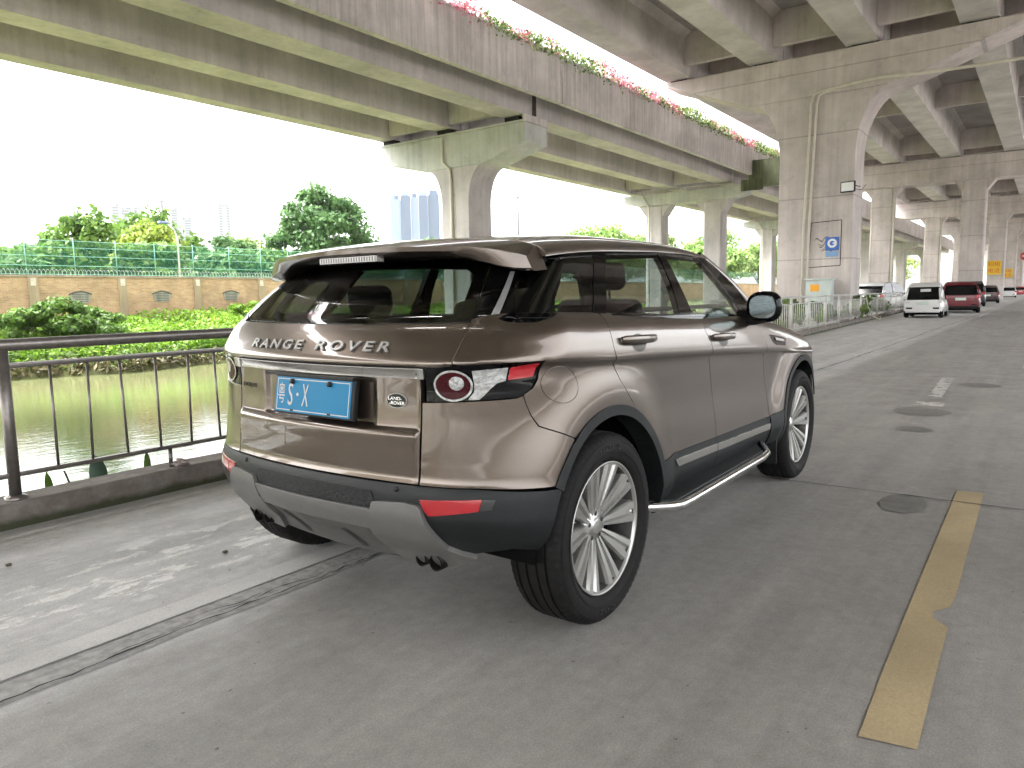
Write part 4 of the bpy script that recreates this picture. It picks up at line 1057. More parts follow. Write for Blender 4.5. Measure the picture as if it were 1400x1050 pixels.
def resample(loop, h):
    out = []
    n = len(loop)
    for i in range(n):
        a, b = np.array(loop[i], float), np.array(loop[(i+1) % n], float)
        k = max(1, int(round(np.linalg.norm(b-a)/h)))
        for j in range(k): out.append(a+(b-a)*j/k)
    return np.array(out)
def inside(P, loops):
    r = np.zeros(len(P), bool)
    for L_ in loops:
        x, y = P[:,0], P[:,1]; n = len(L_)
        for i in range(n):
            x0, y0 = L_[i]; x1, y1 = L_[(i+1) % n]
            if y0 == y1: continue
            c = ((y0 > y) != (y1 > y)) & (x < (x1-x0)*(y-y0)/(y1-y0)+x0)
            r ^= c
    return r
def panel(name, surf, loops, m, parent, h=.025, off=0., lip=.014, mirror=False, rows=None, inset=0.004, evalf=None):
    """a body panel: 2-D outline(s) on the unrolled surface, finely meshed, exact normals, turned-in edges.
       mirror: build on the left side instead of the right."""
    L_ = [resample(l, h*.8) for l in loops]
    lo = np.min([l.min(0) for l in L_], 0); hi = np.max([l.max(0) for l in L_], 0)
    gs = np.arange(lo[0], hi[0]+h, h); gz = np.arange(lo[1], hi[1]+h*.87, h*.87)
    G = np.array([(a+(h/2 if j % 2 else 0), b) for j, b in enumerate(gz) for a in gs])
    if rows is not None:        # extra points following crease lines
        E = []
        for fn in rows:
            zz = fn(gs)
            E += [(a, b) for a, b in zip(gs, zz)]
        E = np.array(E)
        near = np.zeros(len(G), bool)
        for fn in rows: near |= np.abs(G[:,1]-fn(G[:,0])) < .006
        G = np.concatenate([G[~near], E])
    G = G[inside(G, L_)]
    B_ = np.concatenate(L_)
    if len(G):
        keep = np.ones(len(G), bool)
        for i in range(0, len(G), 500):
            d = np.abs(G[i:i+500,None,:]-B_[None]).max(-1).min(1)
            keep[i:i+500] = d > h*.35
        G = G[keep]
    V2 = [Vector(p) for p in B_]+[Vector(p) for p in G]
    ed = []; n0 = 0
    for l in L_:
        k = len(l); ed += [(n0+i, n0+(i+1) % k) for i in range(k)]; n0 += k
    vo, eo, fo, ov, oe, of = delaunay_2d_cdt(V2, ed, [], 0, 1e-6)
    vo = np.array([tuple(v) for v in vo])
    T = np.array([f for f in fo])
    T = T[inside(vo[T].mean(1), L_)]
    P = surf.pts(vo[:,0], vo[:,1]) if evalf is None else evalf(vo)
    if evalf is None: Nn = surf.nrm(P)
    else:
        e = 1e-3
        du = evalf(vo+np.array([e,0]))-evalf(vo-np.array([e,0])); dv = evalf(vo+np.array([0,e]))-evalf(vo-np.array([0,e]))
        Nn = np.cross(du, dv); Nn /= np.linalg.norm(Nn, axis=1)[:,None]+1e-12
    P = P+Nn*off
    # orientation
    a, b, c = P[T[:,0]], P[T[:,1]], P[T[:,2]]
    fl = (np.cross(b-a, c-a)*Nn[T[:,0]]).sum(1) < 0
    T[fl] = T[fl][:, ::-1]
    # boundary edges
    cnt = {}
    for t in T:
        for i in range(3):
            e = (t[i], t[(i+1) % 3]); cnt[e] = cnt.get(e, 0)+1
    bd = [e for e in cnt if (e[1], e[0]) not in cnt]
    verts = [tuple(p) for p in P]; faces = [tuple(t) for t in T]; normals = []
    # soften the very edge: boundary vertices lean outward
    bn = {}
    for (i, j) in bd:
        t = P[j]-P[i]; o_ = np.cross(t, Nn[i]); o_ /= np.linalg.norm(o_)+1e-12
        for q in (i, j): bn.setdefault(q, []).append(o_)
    if lip > 0:
        idx = {}
        for q, os_ in bn.items():
            o_ = np.mean(os_, 0); o_ /= np.linalg.norm(o_)+1e-9
            idx[q] = (len(verts), len(verts)+1)
            verts.append(tuple(P[q]+o_*.0012-Nn[q]*.0014)); verts.append(tuple(P[q]+o_*.0008-Nn[q]*lip))
        lipf = []
        for (i, j) in bd:
            a0, a1 = idx[i]; b0, b1 = idx[j]
            faces.append((j, i, a0, b0)); faces.append((b0, a0, a1, b1))
    V = np.array(verts); 
    if mirror: V[:,1] *= -1; faces = [f[::-1] for f in faces]; Nn = Nn*np.array([1,-1,1])
    me = bpy.data.meshes.new(name); me.from_pydata([tuple(v) for v in V], [], faces); me.update()
    me.polygons.foreach_set('use_smooth', [True]*len(me.polygons))
    nl = []
    fn = np.zeros(3*len(me.polygons)); me.polygons.foreach_get('normal', fn); fn = fn.reshape(-1,3)
    nt_ = len(T); nP = len(P)
    for k, f in enumerate(faces):
        for q in f:
            nl.append(tuple(Nn[q]) if (k < nt_) else (tuple(Nn[q]) if q < nP else tuple(fn[k])))
    me.normals_split_custom_set(nl)
    return link(name, me, m, parent)

# ------------------------------------------------------------------ car materials
def car_paint(name, col, rough=.30, metal=.85):
    m, nt, b = newmat(name)
    b.inputs['Metallic'].default_value = metal; b.inputs['Roughness'].default_value = rough
    b.inputs['Coat Weight'].default_value = .9; b.inputs['Coat Roughness'].default_value = .03; b.inputs['Coat IOR'].default_value = 1.5
    g = N(nt, 'ShaderNodeNewGeometry'); n = N(nt, 'ShaderNodeTexNoise', Scale=900., Detail=2.); nt.links.new(g.outputs['Position'], n.inputs['Vector'])
    mr_ = N(nt, 'ShaderNodeMapRange'); mr_.inputs[1].default_value = .3; mr_.inputs[2].default_value = .7; mr_.inputs[3].default_value = .85; mr_.inputs[4].default_value = 1.15
    nt.links.new(n.outputs[0], mr_.inputs[0])
    # thin road dust: slightly rougher, paler low on the panels
    q = N(nt, 'ShaderNodeVectorMath', operation='SCALE'); q.inputs[0].default_value = col; nt.links.new(mr_.outputs[0], q.inputs['Scale'])
    nt.links.new(q.outputs[0], b.inputs['Base Color'])
    n2 = N(nt, 'ShaderNodeTexNoise', Scale=7., Detail=6., Roughness=.7); nt.links.new(g.outputs['Position'], n2.inputs['Vector'])
    m2 = N(nt, 'ShaderNodeMapRange'); m2.inputs[1].default_value = .35; m2.inputs[2].default_value = .75; m2.inputs[3].default_value = .015; m2.inputs[4].default_value = .09
    nt.links.new(n2.outputs[0], m2.inputs[0]); nt.links.new(m2.outputs[0], b.inputs['Coat Roughness'])
    return m
PAINT = car_paint('brown_grey_metallic_paint', (.114,.089,.071), .29)
GLOSSB = plain('gloss_black', (.001,.001,.0013), .05, spec=.28)
CLAD = plain('black_cladding', (.0085,.0100,.0105), .46, spec=.30, noise=.15, nscale=90, bump=.05)
INNER = plain('dark_underbody', (.003,.003,.003), .95, spec=.1)
SILV = plain('satin_silver_plastic', (.150,.146,.140), .42, .30, noise=.06, nscale=20)
CHROME = plain('chrome', (.68,.68,.67), .12, 1.0)
SATIN = plain('satin_chrome_strip', (.40,.39,.37), .24, .9)
ALLOY = plain('silver_alloy', (.40,.395,.375), .34, .75, coat=.25, noise=.05, nscale=30)
RUBBER = plain('tyre_rubber', (.0075,.0070,.0066), .72, spec=.22, noise=.3, nscale=40)
GL_T = glass('tinted_glass', (.60,.67,.63)); GL_P = glass('privacy_glass', (.27,.315,.305)); GL_C = glass('clear_glass', (.80,.86,.84))
SEATM = plain('dark_seat_leather', (.009,.0085,.0085), .6, spec=.25)
TRIMM = plain('dark_cabin_trim', (.005,.005,.0055), .8, spec=.15)
REDL = plain('red_lens', (.36,.004,.010), .12, coat=1.0)
DRED = plain('dark_red_lens', (.040,.003,.005), .22, spec=.25, noise=.35, nscale=70)
CLEARL = plain('clear_lens', (.36,.36,.35), .16, .5, coat=1.0, noise=.3, nscale=60, bump=.5)

car = empty('parked_car', (0,0,0), 0, 'brown grey metallic SUV with dark tinted windows parked in the foreground', 'car')
crow = lambda d: (lambda sv: zcrease(np.where(np.abs(sv) < 1.05, np.interp(np.abs(sv), [0,.5,1.05], [-.6,-.5,-.30]), np.abs(sv)-1.35))+d)
CREASE = [crow(d) for d in (-.05,-.035,-.022,-.010,-.004,0.,.008,.02)]
S_ = lambda x: x+1.35             # side s for x >= -.30
def side(pts): return [(LOW.sx(x, z), z) for x, z in pts]
def arc(i, r, a0, a1, n=24, surf=LOW):
    cx_, cz_ = ARCH[i]
    return [(surf.sx(cx_+r*math.cos(R(a)), cz_+r*math.sin(R(a))), cz_+r*math.sin(R(a))) for a in np.linspace(a0, a1, n)]
def ang(i, x, z): return math.degrees(math.atan2(z-ARCH[i][1], x-ARCH[i][0]))
G_ = .0032   # half a shut line
CGAP = [(.052,1.19),(.046,1.12),(.048,1.06),(.066,1.0),(.105,.935),(.160,.872),(.222,.806)]
BGAP = [(.94,1.158),(.985,1.09),(1.035,1.02),(1.065,.95),(1.10,.86),(1.14,.74),(1.168,.6),(1.175,.45),(1.175,.345)]
AGAP = [(1.86,1.125),(1.88,1.0),(1.93,.85),(2.0,.68),(2.055,.5),(2.06,.35)]
shift = lambda L_, d: [(x+d, z) for x, z in L_]
FUEL = [(-.279+.094*math.cos(t), .955+.064*math.sin(t)) for t in np.linspace(0, 2*math.pi, 28, endpoint=False)]
def fuelloop(k): return [(LOW.sx(-.279+.094*k*math.cos(t)+.0*k, .955-.10*(.094*k*math.cos(t))+.064*k*math.sin(t)), .955-.10*(.094*k*math.cos(t))+.064*k*math.sin(t)) for t in np.linspace(0, 2*math.pi, 30, endpoint=False)]
LST = lambda L_: [(.541+(a-.541)*1.065, z) for a, z in L_]
LAMP = [(.541,1.024),(.70,1.033),(.84,1.040),(.950,1.043),(.936,.985),(.918,.955),(.892,.932),(.868,.926),(.70,.916),(.541,.909)]
beltz = lambda xa, xb, n=10, d=.016: [(x, float(zbelt(x))+d) for x in np.linspace(xa, xb, n)]
for mir in (False, True):
    # rear quarter: fender with the wheel arch, over the lamp, up to the belt
    q = [(.660,1.040),(.668,1.062),(.678,1.085),(.697,1.125),(.716,1.165),(.722,1.185)]
    belt_s = [(.80,1.196),(.88,1.203)]+side(beltz(-.35, .050-G_, 8))
    arcq = arc(0, AO, ang(0,.226,.803), ang(0,-.236,.762), 22)
    seam = [(1.106,.7655),(1.012,.806),(.964,.826),(.941,.862),(.923,.905),(.916,.932)]
    lampedge = [(.950,.952),(.971,.984),(.984,1.047),(.86,1.045),(.70,1.038)]
    fender = q+belt_s+side(shift(CGAP, -G_)[1:-1])+arcq[:-1]+seam+lampedge
    panel('rear_fender', LOW, [fender, fuelloop(1.03)], PAINT, car, .022, mirror=mir, rows=CREASE)
    panel('fuel_flap', LOW, [fuelloop(.985)], PAINT, car, .02, mirror=mir)
    # painted bumper corner
    arcb = arc(0, AO, ang(0,-.240,.756), 149, 8)
    corner = [(.528,.903),(.70,.911),(.889,.920),(.912,.927),(.918,.905),(.936,.860),(.959,.822),(1.010,.801)]+[(1.100,.7615)]+arcb+[(.93,.622),(.75,.627),(.528,.624)]
    panel('bumper_corner', LOW, [corner], PAINT, car, .022, mirror=mir)
    # tail lamp: dark housing, red ring, white reflector, clear and red lenses
    lampo = panel('tail_lamp', LOW, [LST(LAMP)], GLOSSB, car, .02, off=-.004, mirror=mir, lip=.03)
    cl = .012
    ringc = (.656,.966)
    def circ(rx, rz, c=ringc, n=32): return [(c[0]+rx*math.cos(t), c[1]+rz*math.sin(t)) for t in np.linspace(0, 2*math.pi, n, endpoint=False)]
    panel('lamp_rim', LOW, [circ(.079,.052), circ(.073,.047)], CLEARL, lampo, .012, off=.002, lip=.003, mirror=mir)
    panel('red_lens', LOW, [circ(.070,.045), circ(.031,.024, (.672,.975))], DRED, lampo, .012, off=.0005, lip=.003, mirror=mir)
    panel('reversing_lens', LOW, [circ(.029,.0225, (.672,.975))], CLEARL, lampo, .008, off=.004, lip=.006, mirror=mir)
    panel('indicator_lens', LOW, [LST([(.722,1.016),(.842,1.026),(.834,.984),(.806,.976),(.784,.958),(.760,.934),(.745,.922),(.706,.920),(.728,.945),(.730,.97)])], CLEARL, lampo, .012, off=.001, lip=.003, mirror=mir)
    panel('red_lens', LOW, [LST([(.850,1.026),(.938,1.036),(.924,.994),(.842,.986)])], REDL, lampo, .012, off=.001, lip=.003, mirror=mir)
    # doors
    lowr = lambda x: .548-.022*(x-.47)
    rd = [(x, z) for x, z in shift(CGAP, G_)]
    arcd = arc(0, AO, ang(0,.230,.80), ang(0,.4655,.55), 14)
    rdp = side([rd[0]]+rd[1:-1])+arcd+side([(.62,lowr(.62)),(.9,lowr(.9)),(1.172-G_,lowr(1.17))])+side([p for p in shift(BGAP,-G_)[::-1] if p[1] > .56])+side(beltz(.94-G_, .056, 8))
    dr = panel('rear_door', LOW, [rdp], PAINT, car, .022, mirror=mir, rows=CREASE)
    fdp = side([p for p in shift(BGAP,G_) if p[1] > .56])+side([(1.177,lowr(1.177)),(1.5,lowr(1.5)),(1.8,lowr(1.8)),(2.05-G_,lowr(2.05))])+side([p for p in shift(AGAP,-G_)[::-1] if p[1] > .53])+side(beltz(1.855, .945, 8))
    df = panel('front_door', LOW, [fdp], PAINT, car, .022, mirror=mir, rows=CREASE)
    # black lower door cladding with silver strip
    for d_, xa, xb, nm in ((dr,.62,1.1725,'a'),(df,1.1775,2.0475,'b')):
        panel('lower_cladding', LOW, [side([(x, lowr(x)-.005) for x in np.linspace(xa,xb,8)]+[(xb,.345),(xa,.345)])], CLAD, d_, .03, mirror=mir)
        xa2 = xa+.02 if nm == 'a' else xa+.004; xb2 = xb-.004
        tz = lambda x: .512-.030*(x-.65)
        panel('silver_strip', LOW, [side([(x, tz(x)) for x in np.linspace(xa2,xb2,8)]+[(xb2-(.01 if nm == 'b' else 0), tz(xb2)-.034),(xa2+(.045 if nm == 'a' else 0), tz(xa2)-.036)])], SATIN, d_, .02, off=.008, lip=.008, mirror=mir)
        # handle: bowl as a flat patch with its shade in the colour, and a bar
        hx = .262 if nm == 'a' else 1.205; hz = 1.072 if nm == 'a' else 1.032
        sg = 1 if mir else -1
        yb_ = float(Wl(np.array(hx), np.array(hz)))
        bowl = [(hx+.062*math.cos(t), hz-.004+.036*math.sin(t)) for t in np.linspace(0, 2*math.pi, 20, endpoint=False)]
        bw = panel('handle_recess_shade', LOW, [side(bowl)], plain('recess_shade_paint', (.03,.025,.021), .3, .6) if not bpy.data.materials.get('recess_shade_paint') else bpy.data.materials['recess_shade_paint'], d_, .02, off=.0012, lip=0, mirror=mir)
        hb = MB(); P_ = []
        prof = [(-.150,.004),(-.142,.016),(-.09,.030),(.0,.034),(.08,.030),(.128,.018),(.136,.004)]
        pts_ = []
        for (u, o_) in prof:
            x = hx+u; z = hz+.012-.05*u*.6; pts_.append((x, sg*(float(Wl(np.array(x), np.array(z)))+o_), z))
        secs = []
        for (x, y, z), hh in zip(pts_, (.010,.015,.0165,.017,.0165,.015,.010)):
            secs.append([(x, y+sg*.007*math.cos(t), z+hh*math.sin(t)) for t in np.linspace(0, 2*math.pi, 13)])
        hb.grid(np.array(secs), True, flip=not mir)
        hb.build('handle', PAINT, d_)
        if not mir:
            b = MB(); b.lathe([(-.001,.008),(.004,.008),(.005,.004),(.005,.0001)], (0,0,0), 'y', 12)
    # front fender
    arcf = arc(1, AO, 180-ang(0,.4655,.55)+2, ang(1, 3.11, .55), 26)
    ff = side(shift(AGAP,G_)[:5])+side([(2.06,.52)])+[(p[0], p[1]) for p in arcf]+side([(3.12,.62),(3.10,.75),(3.06,.86)])+side(beltz(3.02, 1.865, 10, -.004))
    panel('front_fender', LOW, [ff], PAINT, car, .025, mirror=mir, rows=CREASE)
    panel('side_vent', LOW, [side([(1.975,1.012),(2.22,.985),(2.30,.972),(2.27,.930),(2.08,.945),(2.02,.965)])], GLOSSB, car, .02, off=.002, lip=.002, mirror=mir)
    panel('vent_blade', LOW, [side([(2.06,.990),(2.24,.968),(2.235,.955),(2.07,.973)])], SATIN, car, .02, off=.008, lip=.006, mirror=mir)
    # wheel arch cladding: ring plus inward return
    for i, (a0, a1) in enumerate(((149.5, -9), (187, 20))):
        lp = arc(i, AO-.001, a0, a1, 36)+arc(i, AI, a1, a0, 36)
        panel('arch_cladding', LOW, [lp], CLAD, car, .03, off=.006, lip=.09, mirror=mir)
    # rocker between the arches
    rk = [(.455,.545),(.612,.541),(.612,.335),(.475,.335)]
    panel('rocker_cladding', LOW, [side(rk)], CLAD, car, .03, off=.003, mirror=mir)
    rk2 = [(2.062,.515),(2.245,.53),(2.235,.335),(2.062,.335)]
    panel('rocker_cladding', LOW, [side(rk2)], CLAD, car, .03, off=.003, mirror=mir)
# ---- tailgate (one panel across both sides) and its parts
def sym(half): return half+[(-a, z) for a, z in half[::-1]]
tg_u = [(-.654,1.034),(-.662,1.062),(-.672,1.085),(-.691,1.125),(-.712,1.172)]
upper = [(s_, z) for s_, z in tg_u][::-1]
top = [(s_, 1.166+.008*(abs(s_)/.7)**2) for s_ in np.linspace(-.65,.65,14)]
loop = [(-a[0]*-1, a[1]) for a in []]
up_loop = [(s_, z) for s_, z in tg_u]+top+[(-s_, z) for s_, z in tg_u[::-1]]+[(s_, 1.028) for s_ in np.linspace(.60,-.60,12)]
rrow = [lambda sv, c=c: np.full_like(sv, c) for c in (1.035,1.031,1.045)]
tg = panel('tailgate', LOW, [up_loop], PAINT, car, .018, lip=.03, rows=rrow)
low_loop = [(-.5185,.626),(-.5185,.985),(.5185,.985),(.5185,.626)]
rr2 = [lambda sv, c=c: np.full_like(sv, c) for c in (.775,.785,.792,.797,.801,.806,.811,.816,.822,.828,.968,.976)]
panel('tailgate_lower', LOW, [low_loop], PAINT, tg, .012, lip=.02, rows=rr2)
panel('trim_strip', LOW, [[(-.560,.987),(-.560,1.022),(.5375,1.022),(.5375,.987)]], SATIN, tg, .02, off=.006, lip=.02)
# backing so no light leaks through gaps
# letters
def wrap_text(name, txt, size, ycen, z0, m, parent, sx, shear, ext, spacing, surf=LOW, off=.001, weight=0.):
    me = text_mesh(txt, size, ext, 0, 'CENTER', spacing, weight)
    n = len(me.vertices); co = np.zeros(3*n); me.vertices.foreach_get('co', co); co = co.reshape(-1,3)
    u = co[:,0]*sx+co[:,1]*shear; v = co[:,1]
    s_ = -ycen+u          # reading direction runs towards -y = growing s
    P = surf.pts(s_, z0+v); Nn = surf.nrm(P)
    P = P+Nn*(off+ext+co[:,2])[:,None]
    me.vertices.foreach_set('co', P.ravel()); me.materials.clear(); me.update()
    return link(name, me, m, parent)
LETM = plain('bright_letter', (.30,.29,.275), .32, .5)
wrap_text('model_lettering', 'RANGE', .047, .232, 1.086, LETM, tg, 1.80, .20, .0035, 1.42, weight=.0011)
wrap_text('model_lettering', 'ROVER', .047, -.206, 1.088, LETM, tg, 1.93, .20, .0035, 1.46, weight=.0011)
wrap_text('trim_lettering', 'EVOQUE', .026, .452, .912, plain('dark_chrome', (.16,.15,.14), .25, .9), tg, 1.15, .1, .0015, 1.05)
def ov(rx, rz, c): return [(c[0]+rx*math.cos(t), c[1]+rz*math.sin(t)) for t in np.linspace(0, 2*math.pi, 36, endpoint=False)]
BC = (.417,.906)
bd_ = panel('oval_badge', LOW, [ov(.043,.026,BC)], LETM, tg, .01, off=.004, lip=.006)
panel('badge_field', LOW, [ov(.0395,.023,BC)], plain('badge_green', (.012,.014,.010), .4, spec=.25), bd_, .01, off=.005, lip=.001)
wrap_text('badge_lettering', 'LAND-', .0165, -BC[0]+.005, BC[1]+.0075, CHROME, bd_, 1.2, .1, .0008, 1.0, off=.005)
wrap_text('badge_lettering', '-ROVER', .0165, -BC[0]-.003, BC[1]-.0085, CHROME, bd_, 1.15, .1, .0008, 1.0, off=.005)
# number plate
PX = -.650; tilt = -.02/.14
pl = MB(); pl.box((-.010,-.228,-.0735),(.014,.228,.0735)); plate = pl.build('number_plate', BLACKP, tg, bevel=.004)
PB = plain('plate_blue', (.002,.165,.33), .45, spec=.2); PW = plain('plate_white', (.42,.43,.43), .4)
pm = Matrix.Translation((PX, -.030, .898)) @ Matrix.Rotation(.16, 4, 'Y')
plate.data.transform(pm)
def onplate(mb, name, m, bevel=0):
    o = mb.build(name, m, plate, bevel=bevel); o.data.transform(pm); return o
b = MB(); b.box((-.0125,-.214,-.066),(-.0105,.220,.068)); onplate(b, 'plate_face', PB)
b = MB()
for a, c in (((.207,-.060),(.2105,.062)),((-.2055,-.060),(-.202,.062)),((-.202,.0585),(.207,.062)),((-.202,-.060),(.207,-.0565))):
    b.box((-.0135,a[0],a[1]),(-.0127,c[0],c[1]))
onplate(b, 'plate_border', PW)
for txt, cyp, sz, sxx in (('粤',.182,.086,.50),('S',.128,.122,.60),('X',.040,.122,.42)):
    o = text_on_back('plate_character', txt, sz, -.0132, cyp, -.002, PW, plate, sx=sxx, ext=.0006); o.data.transform(pm)
b = MB(); b.lathe([(-.0135,.0065),(-.0135,.0001)], (0,.086,.004), 'x', 12, False); onplate(b, 'plate_dot', PW)
for yy in (.118,-.098):
    b = MB(); b.lathe([(-.024,.0001),(-.024,.009),(-.012,.0105)], (0,yy,.052), 'x', 14); onplate(b, 'plate_screw', BLACKP)
for yy in (.118,-.098):
    b = MB(); b.box((-.0145,yy-.012,-.062),(-.0129,yy+.006,-.055)); onplate(b, 'plate_screw', BLACKP)
b = MB(); b.box((-.655,-.25,.972),(-.628,.25,.982)); b.build('plate_light_housing', BLACKP, tg)

# ---- lower bumper
full_b = [(-.936,.40),(-.868,.408),(-.72,.374),(-.60,.31),(-.45,.298),(0,.292),(.45,.298),(.60,.31),(.72,.374),(.868,.408),(.936,.40)]
edge_r = arc(0, AI+.004, 178, 148.5, 10)
bl = [(-a, z) for a, z in edge_r[::-1]]
lb_loop = full_b[1:-1]+edge_r+[(.75,.621),(.541,.6185),(.3,.6175),(0,.617),(-.3,.6175),(-.541,.6185),(-.75,.621)]+bl
bump = panel('lower_bumper', LOW, [lb_loop], CLAD, car, .024, lip=.06)
panel('skid_bar', LOW, [[(-.335,.523),(-.31,.450),(.31,.450),(.335,.523)]], SILV, bump, .02, off=.016, lip=.03)
PADM = plain('step_pad_plastic', (.009,.010,.0105), .7, noise=.8, nscale=120, bump=1.0)
panel('step_pad', LOW, [[(-.345,.553),(-.33,.528),(.33,.528),(.345,.553),(.33,.585),(-.33,.585)]], PADM, bump, .02, off=.004, lip=.004)
wing = [(.338,.5215),(.348,.549),(.36,.553),(.48,.562),(.535,.557),(.546,.548),(.572,.48),(.612,.405),(.66,.385),(.735,.373),(.62,.325),(.53,.305),(.36,.302),(.312,.378),(.3135,.449)]
valance = [(-.306,.446),(-.306,.378),(-.352,.303),(0,.293),(.352,.303),(.306,.378),(.306,.446)]
panel('skid_valance', LOW, [valance], plain('grey_valance', (.105,.102,.098), .5, .2), bump, .022, off=.002, lip=.012)
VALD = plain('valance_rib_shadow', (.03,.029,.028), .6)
for (a0, c0) in ((-.235,.42),(.10,.40)):
    for sgn in (1,):
        panel('valance_slot', LOW, [[(a0,c0),(a0+.030,c0),(a0+.085,.318),(a0+.05,.318)]], VALD, bump, .015, off=.0055, lip=0)
for mir in (False, True):
    panel('skid_wing', LOW, [wing], SILV, bump, .02, off=.019, lip=.03, mirror=mir)
    RF = [(.538,.575),(.760,.590),(.748,.552),(.575,.524),(.556,.540)]
    rf = panel('reflector', LOW, [RF], REDL, bump, .014, off=.004, lip=.006, mirror=mir)
    panel('reflector_bezel', LOW, [[(.764,.590),(.803,.588),(.790,.556),(.752,.552)]], plain('bezel_dark', (.02,.022,.021), .3) if not bpy.data.materials.get('bezel_dark') else bpy.data.materials['bezel_dark'], bump, .014, off=.003, lip=.004, mirror=mir)
    sg = 1 if mir else -1
    for yy, rr_ in ((.455,.026),(.525,.030)):
        b = MB(); b.lathe([(-.545,rr_-.004),(-.550,rr_),(-.30,rr_),(-.30,.0005)], (0, sg*yy, .322), 'x', 20); b.lathe([(-.55,rr_-.004),(-.46,rr_-.005),(-.46,.0005)], (0,sg*yy,.322), 'x', 20)
        b.build('exhaust_tip', plain('exhaust_dark', (.012,.010,.009), .4, .6) if not bpy.data.materials.get('exhaust_dark') else bpy.data.materials['exhaust_dark'], car)
    for yy in (.44,):
        P_ = LOW.pts(np.array([yy]), np.array([.60])); 
        b = MB(); b.lathe([(-.004,.0001),(-.004,.009),(.004,.0095)], (float(P_[0,0]), sg*yy, .601), 'x', 14); b.build('parking_sensor', CLAD, bump)
# ---- greenhouse
zdlo = pchip([-.30,-.16,.18,.55,.86,1.15,1.42],[1.388,1.408,1.438,1.453,1.462,1.463,1.449])
def upside(pts): return [(UP.sx(x, z), z) for x, z in pts]
QG = [(-.375,1.205),(.010,1.193),(.095,1.31),(.190,1.420),(-.175,1.392),(-.290,1.30),(-.360,1.225)]
RW = [(.098,1.188),(.785,1.162),(.812,1.30),(.822,1.447),(.300,1.430),(.185,1.30)]
FW = [(.930,1.156),(1.67,1.133),(1.56,1.245),(1.385,1.395),(1.31,1.446),(.895,1.449),(.905,1.30)]
for mir in (False, True):
    top_ = [(x, float(zdlo(x))) for x in np.linspace(1.42, -.17, 18)]
    sh = upside([(-.46,1.175),(-.30,1.172),(0,1.165),(.5,1.15),(1.0,1.13),(1.5,1.115),(1.97,1.098),(1.86,1.19),(1.70,1.31),(1.50,1.415)])+upside(top_)
    sh = [(.524,1.180)]+sh[0:]+[(UP.sx(-.235,1.405),1.405)]+[(.524,1.400),(.524,1.30),(.524,1.24)]
    pil_ = panel('pillar_panel', UP, [sh, upside(QG), upside(RW), upside(FW)], GLOSSB, car, .03, mirror=mir, lip=.03)
    ins = lambda L_, k: [((x-np.mean([p[0] for p in L_]))*k+np.mean([p[0] for p in L_]), (z-np.mean([p[1] for p in L_]))*k+np.mean([p[1] for p in L_])) for x, z in L_]
    panel('side_window', UP, [upside(ins(QG,.997))], GL_P, car, .04, off=-.003, lip=.004, mirror=mir)
    panel('side_window', UP, [upside(ins(RW,.998))], GL_P, car, .04, off=-.003, lip=.004, mirror=mir)
    panel('side_window', UP, [upside(ins(FW,.998))], GL_T, car, .04, off=-.003, lip=.004, mirror=mir)
    # chrome-free rubber at the belt and window frame lines
    panel('belt_moulding', UP, [upside([(x, 1.197-.0325*(x+.35)/1.0*.9) for x in np.linspace(-.38,1.62,14)]+[(x, 1.187-.0325*(x+.35)*.9) for x in np.linspace(1.62,-.38,14)])], GLOSSB, car, .03, off=.003, lip=.008, mirror=mir)
    # cabin-side trim round the quarter window leaves a small opening
    OPN = [(-.185,1.225),(-.17,1.213),(.0,1.208),(.05,1.274),(.082,1.345),(.078,1.366),(.05,1.372),(-.01,1.371),(-.045,1.358),(-.155,1.267)]
    panel('quarter_trim', UP, [upside([(-.42,1.19),(.10,1.18),(.29,1.43),(-.20,1.40),(-.33,1.29)]), upside(OPN)], TRIMM, car, .03, off=-.035, lip=.02, mirror=mir)
    sg = 1 if mir else -1
    # pale strip painting the highlight on the black pillar beside the rear window
    panel('pillar_highlight', UP, [[(.553,1.196),(.566,1.198),(.592,1.350),(.582,1.350)]], plain('highlight_grey', (.30,.30,.30), .3, .5) if not bpy.data.materials.get('highlight_grey') else bpy.data.materials['highlight_grey'], car, .02, off=.0015, lip=.001, mirror=mir)
rw_loop = [(-.521,1.177)]+[(s_, 1.168+.008*(abs(s_)/.52)**2) for s_ in np.linspace(-.50,.50,14)]+[(.521,1.177),(.521,1.24),(.521,1.30),(.521,1.40),(.4,1.425),(-.4,1.425),(-.521,1.40),(-.521,1.30),(-.521,1.24)]
rwin = panel('rear_window', UP, [rw_loop], GL_P, car, .03, lip=.004)
band = [(s_*1.0, z) for s_, z in rw_loop]
inner = [(-.488,1.190),(.488,1.190),(.492,1.24),(.485,1.345),(.42,1.385),(-.42,1.385),(-.485,1.345),(-.492,1.24)]
panel('window_border', UP, [rw_loop, inner], GLOSSB, rwin, .03, off=-.004, lip=0)
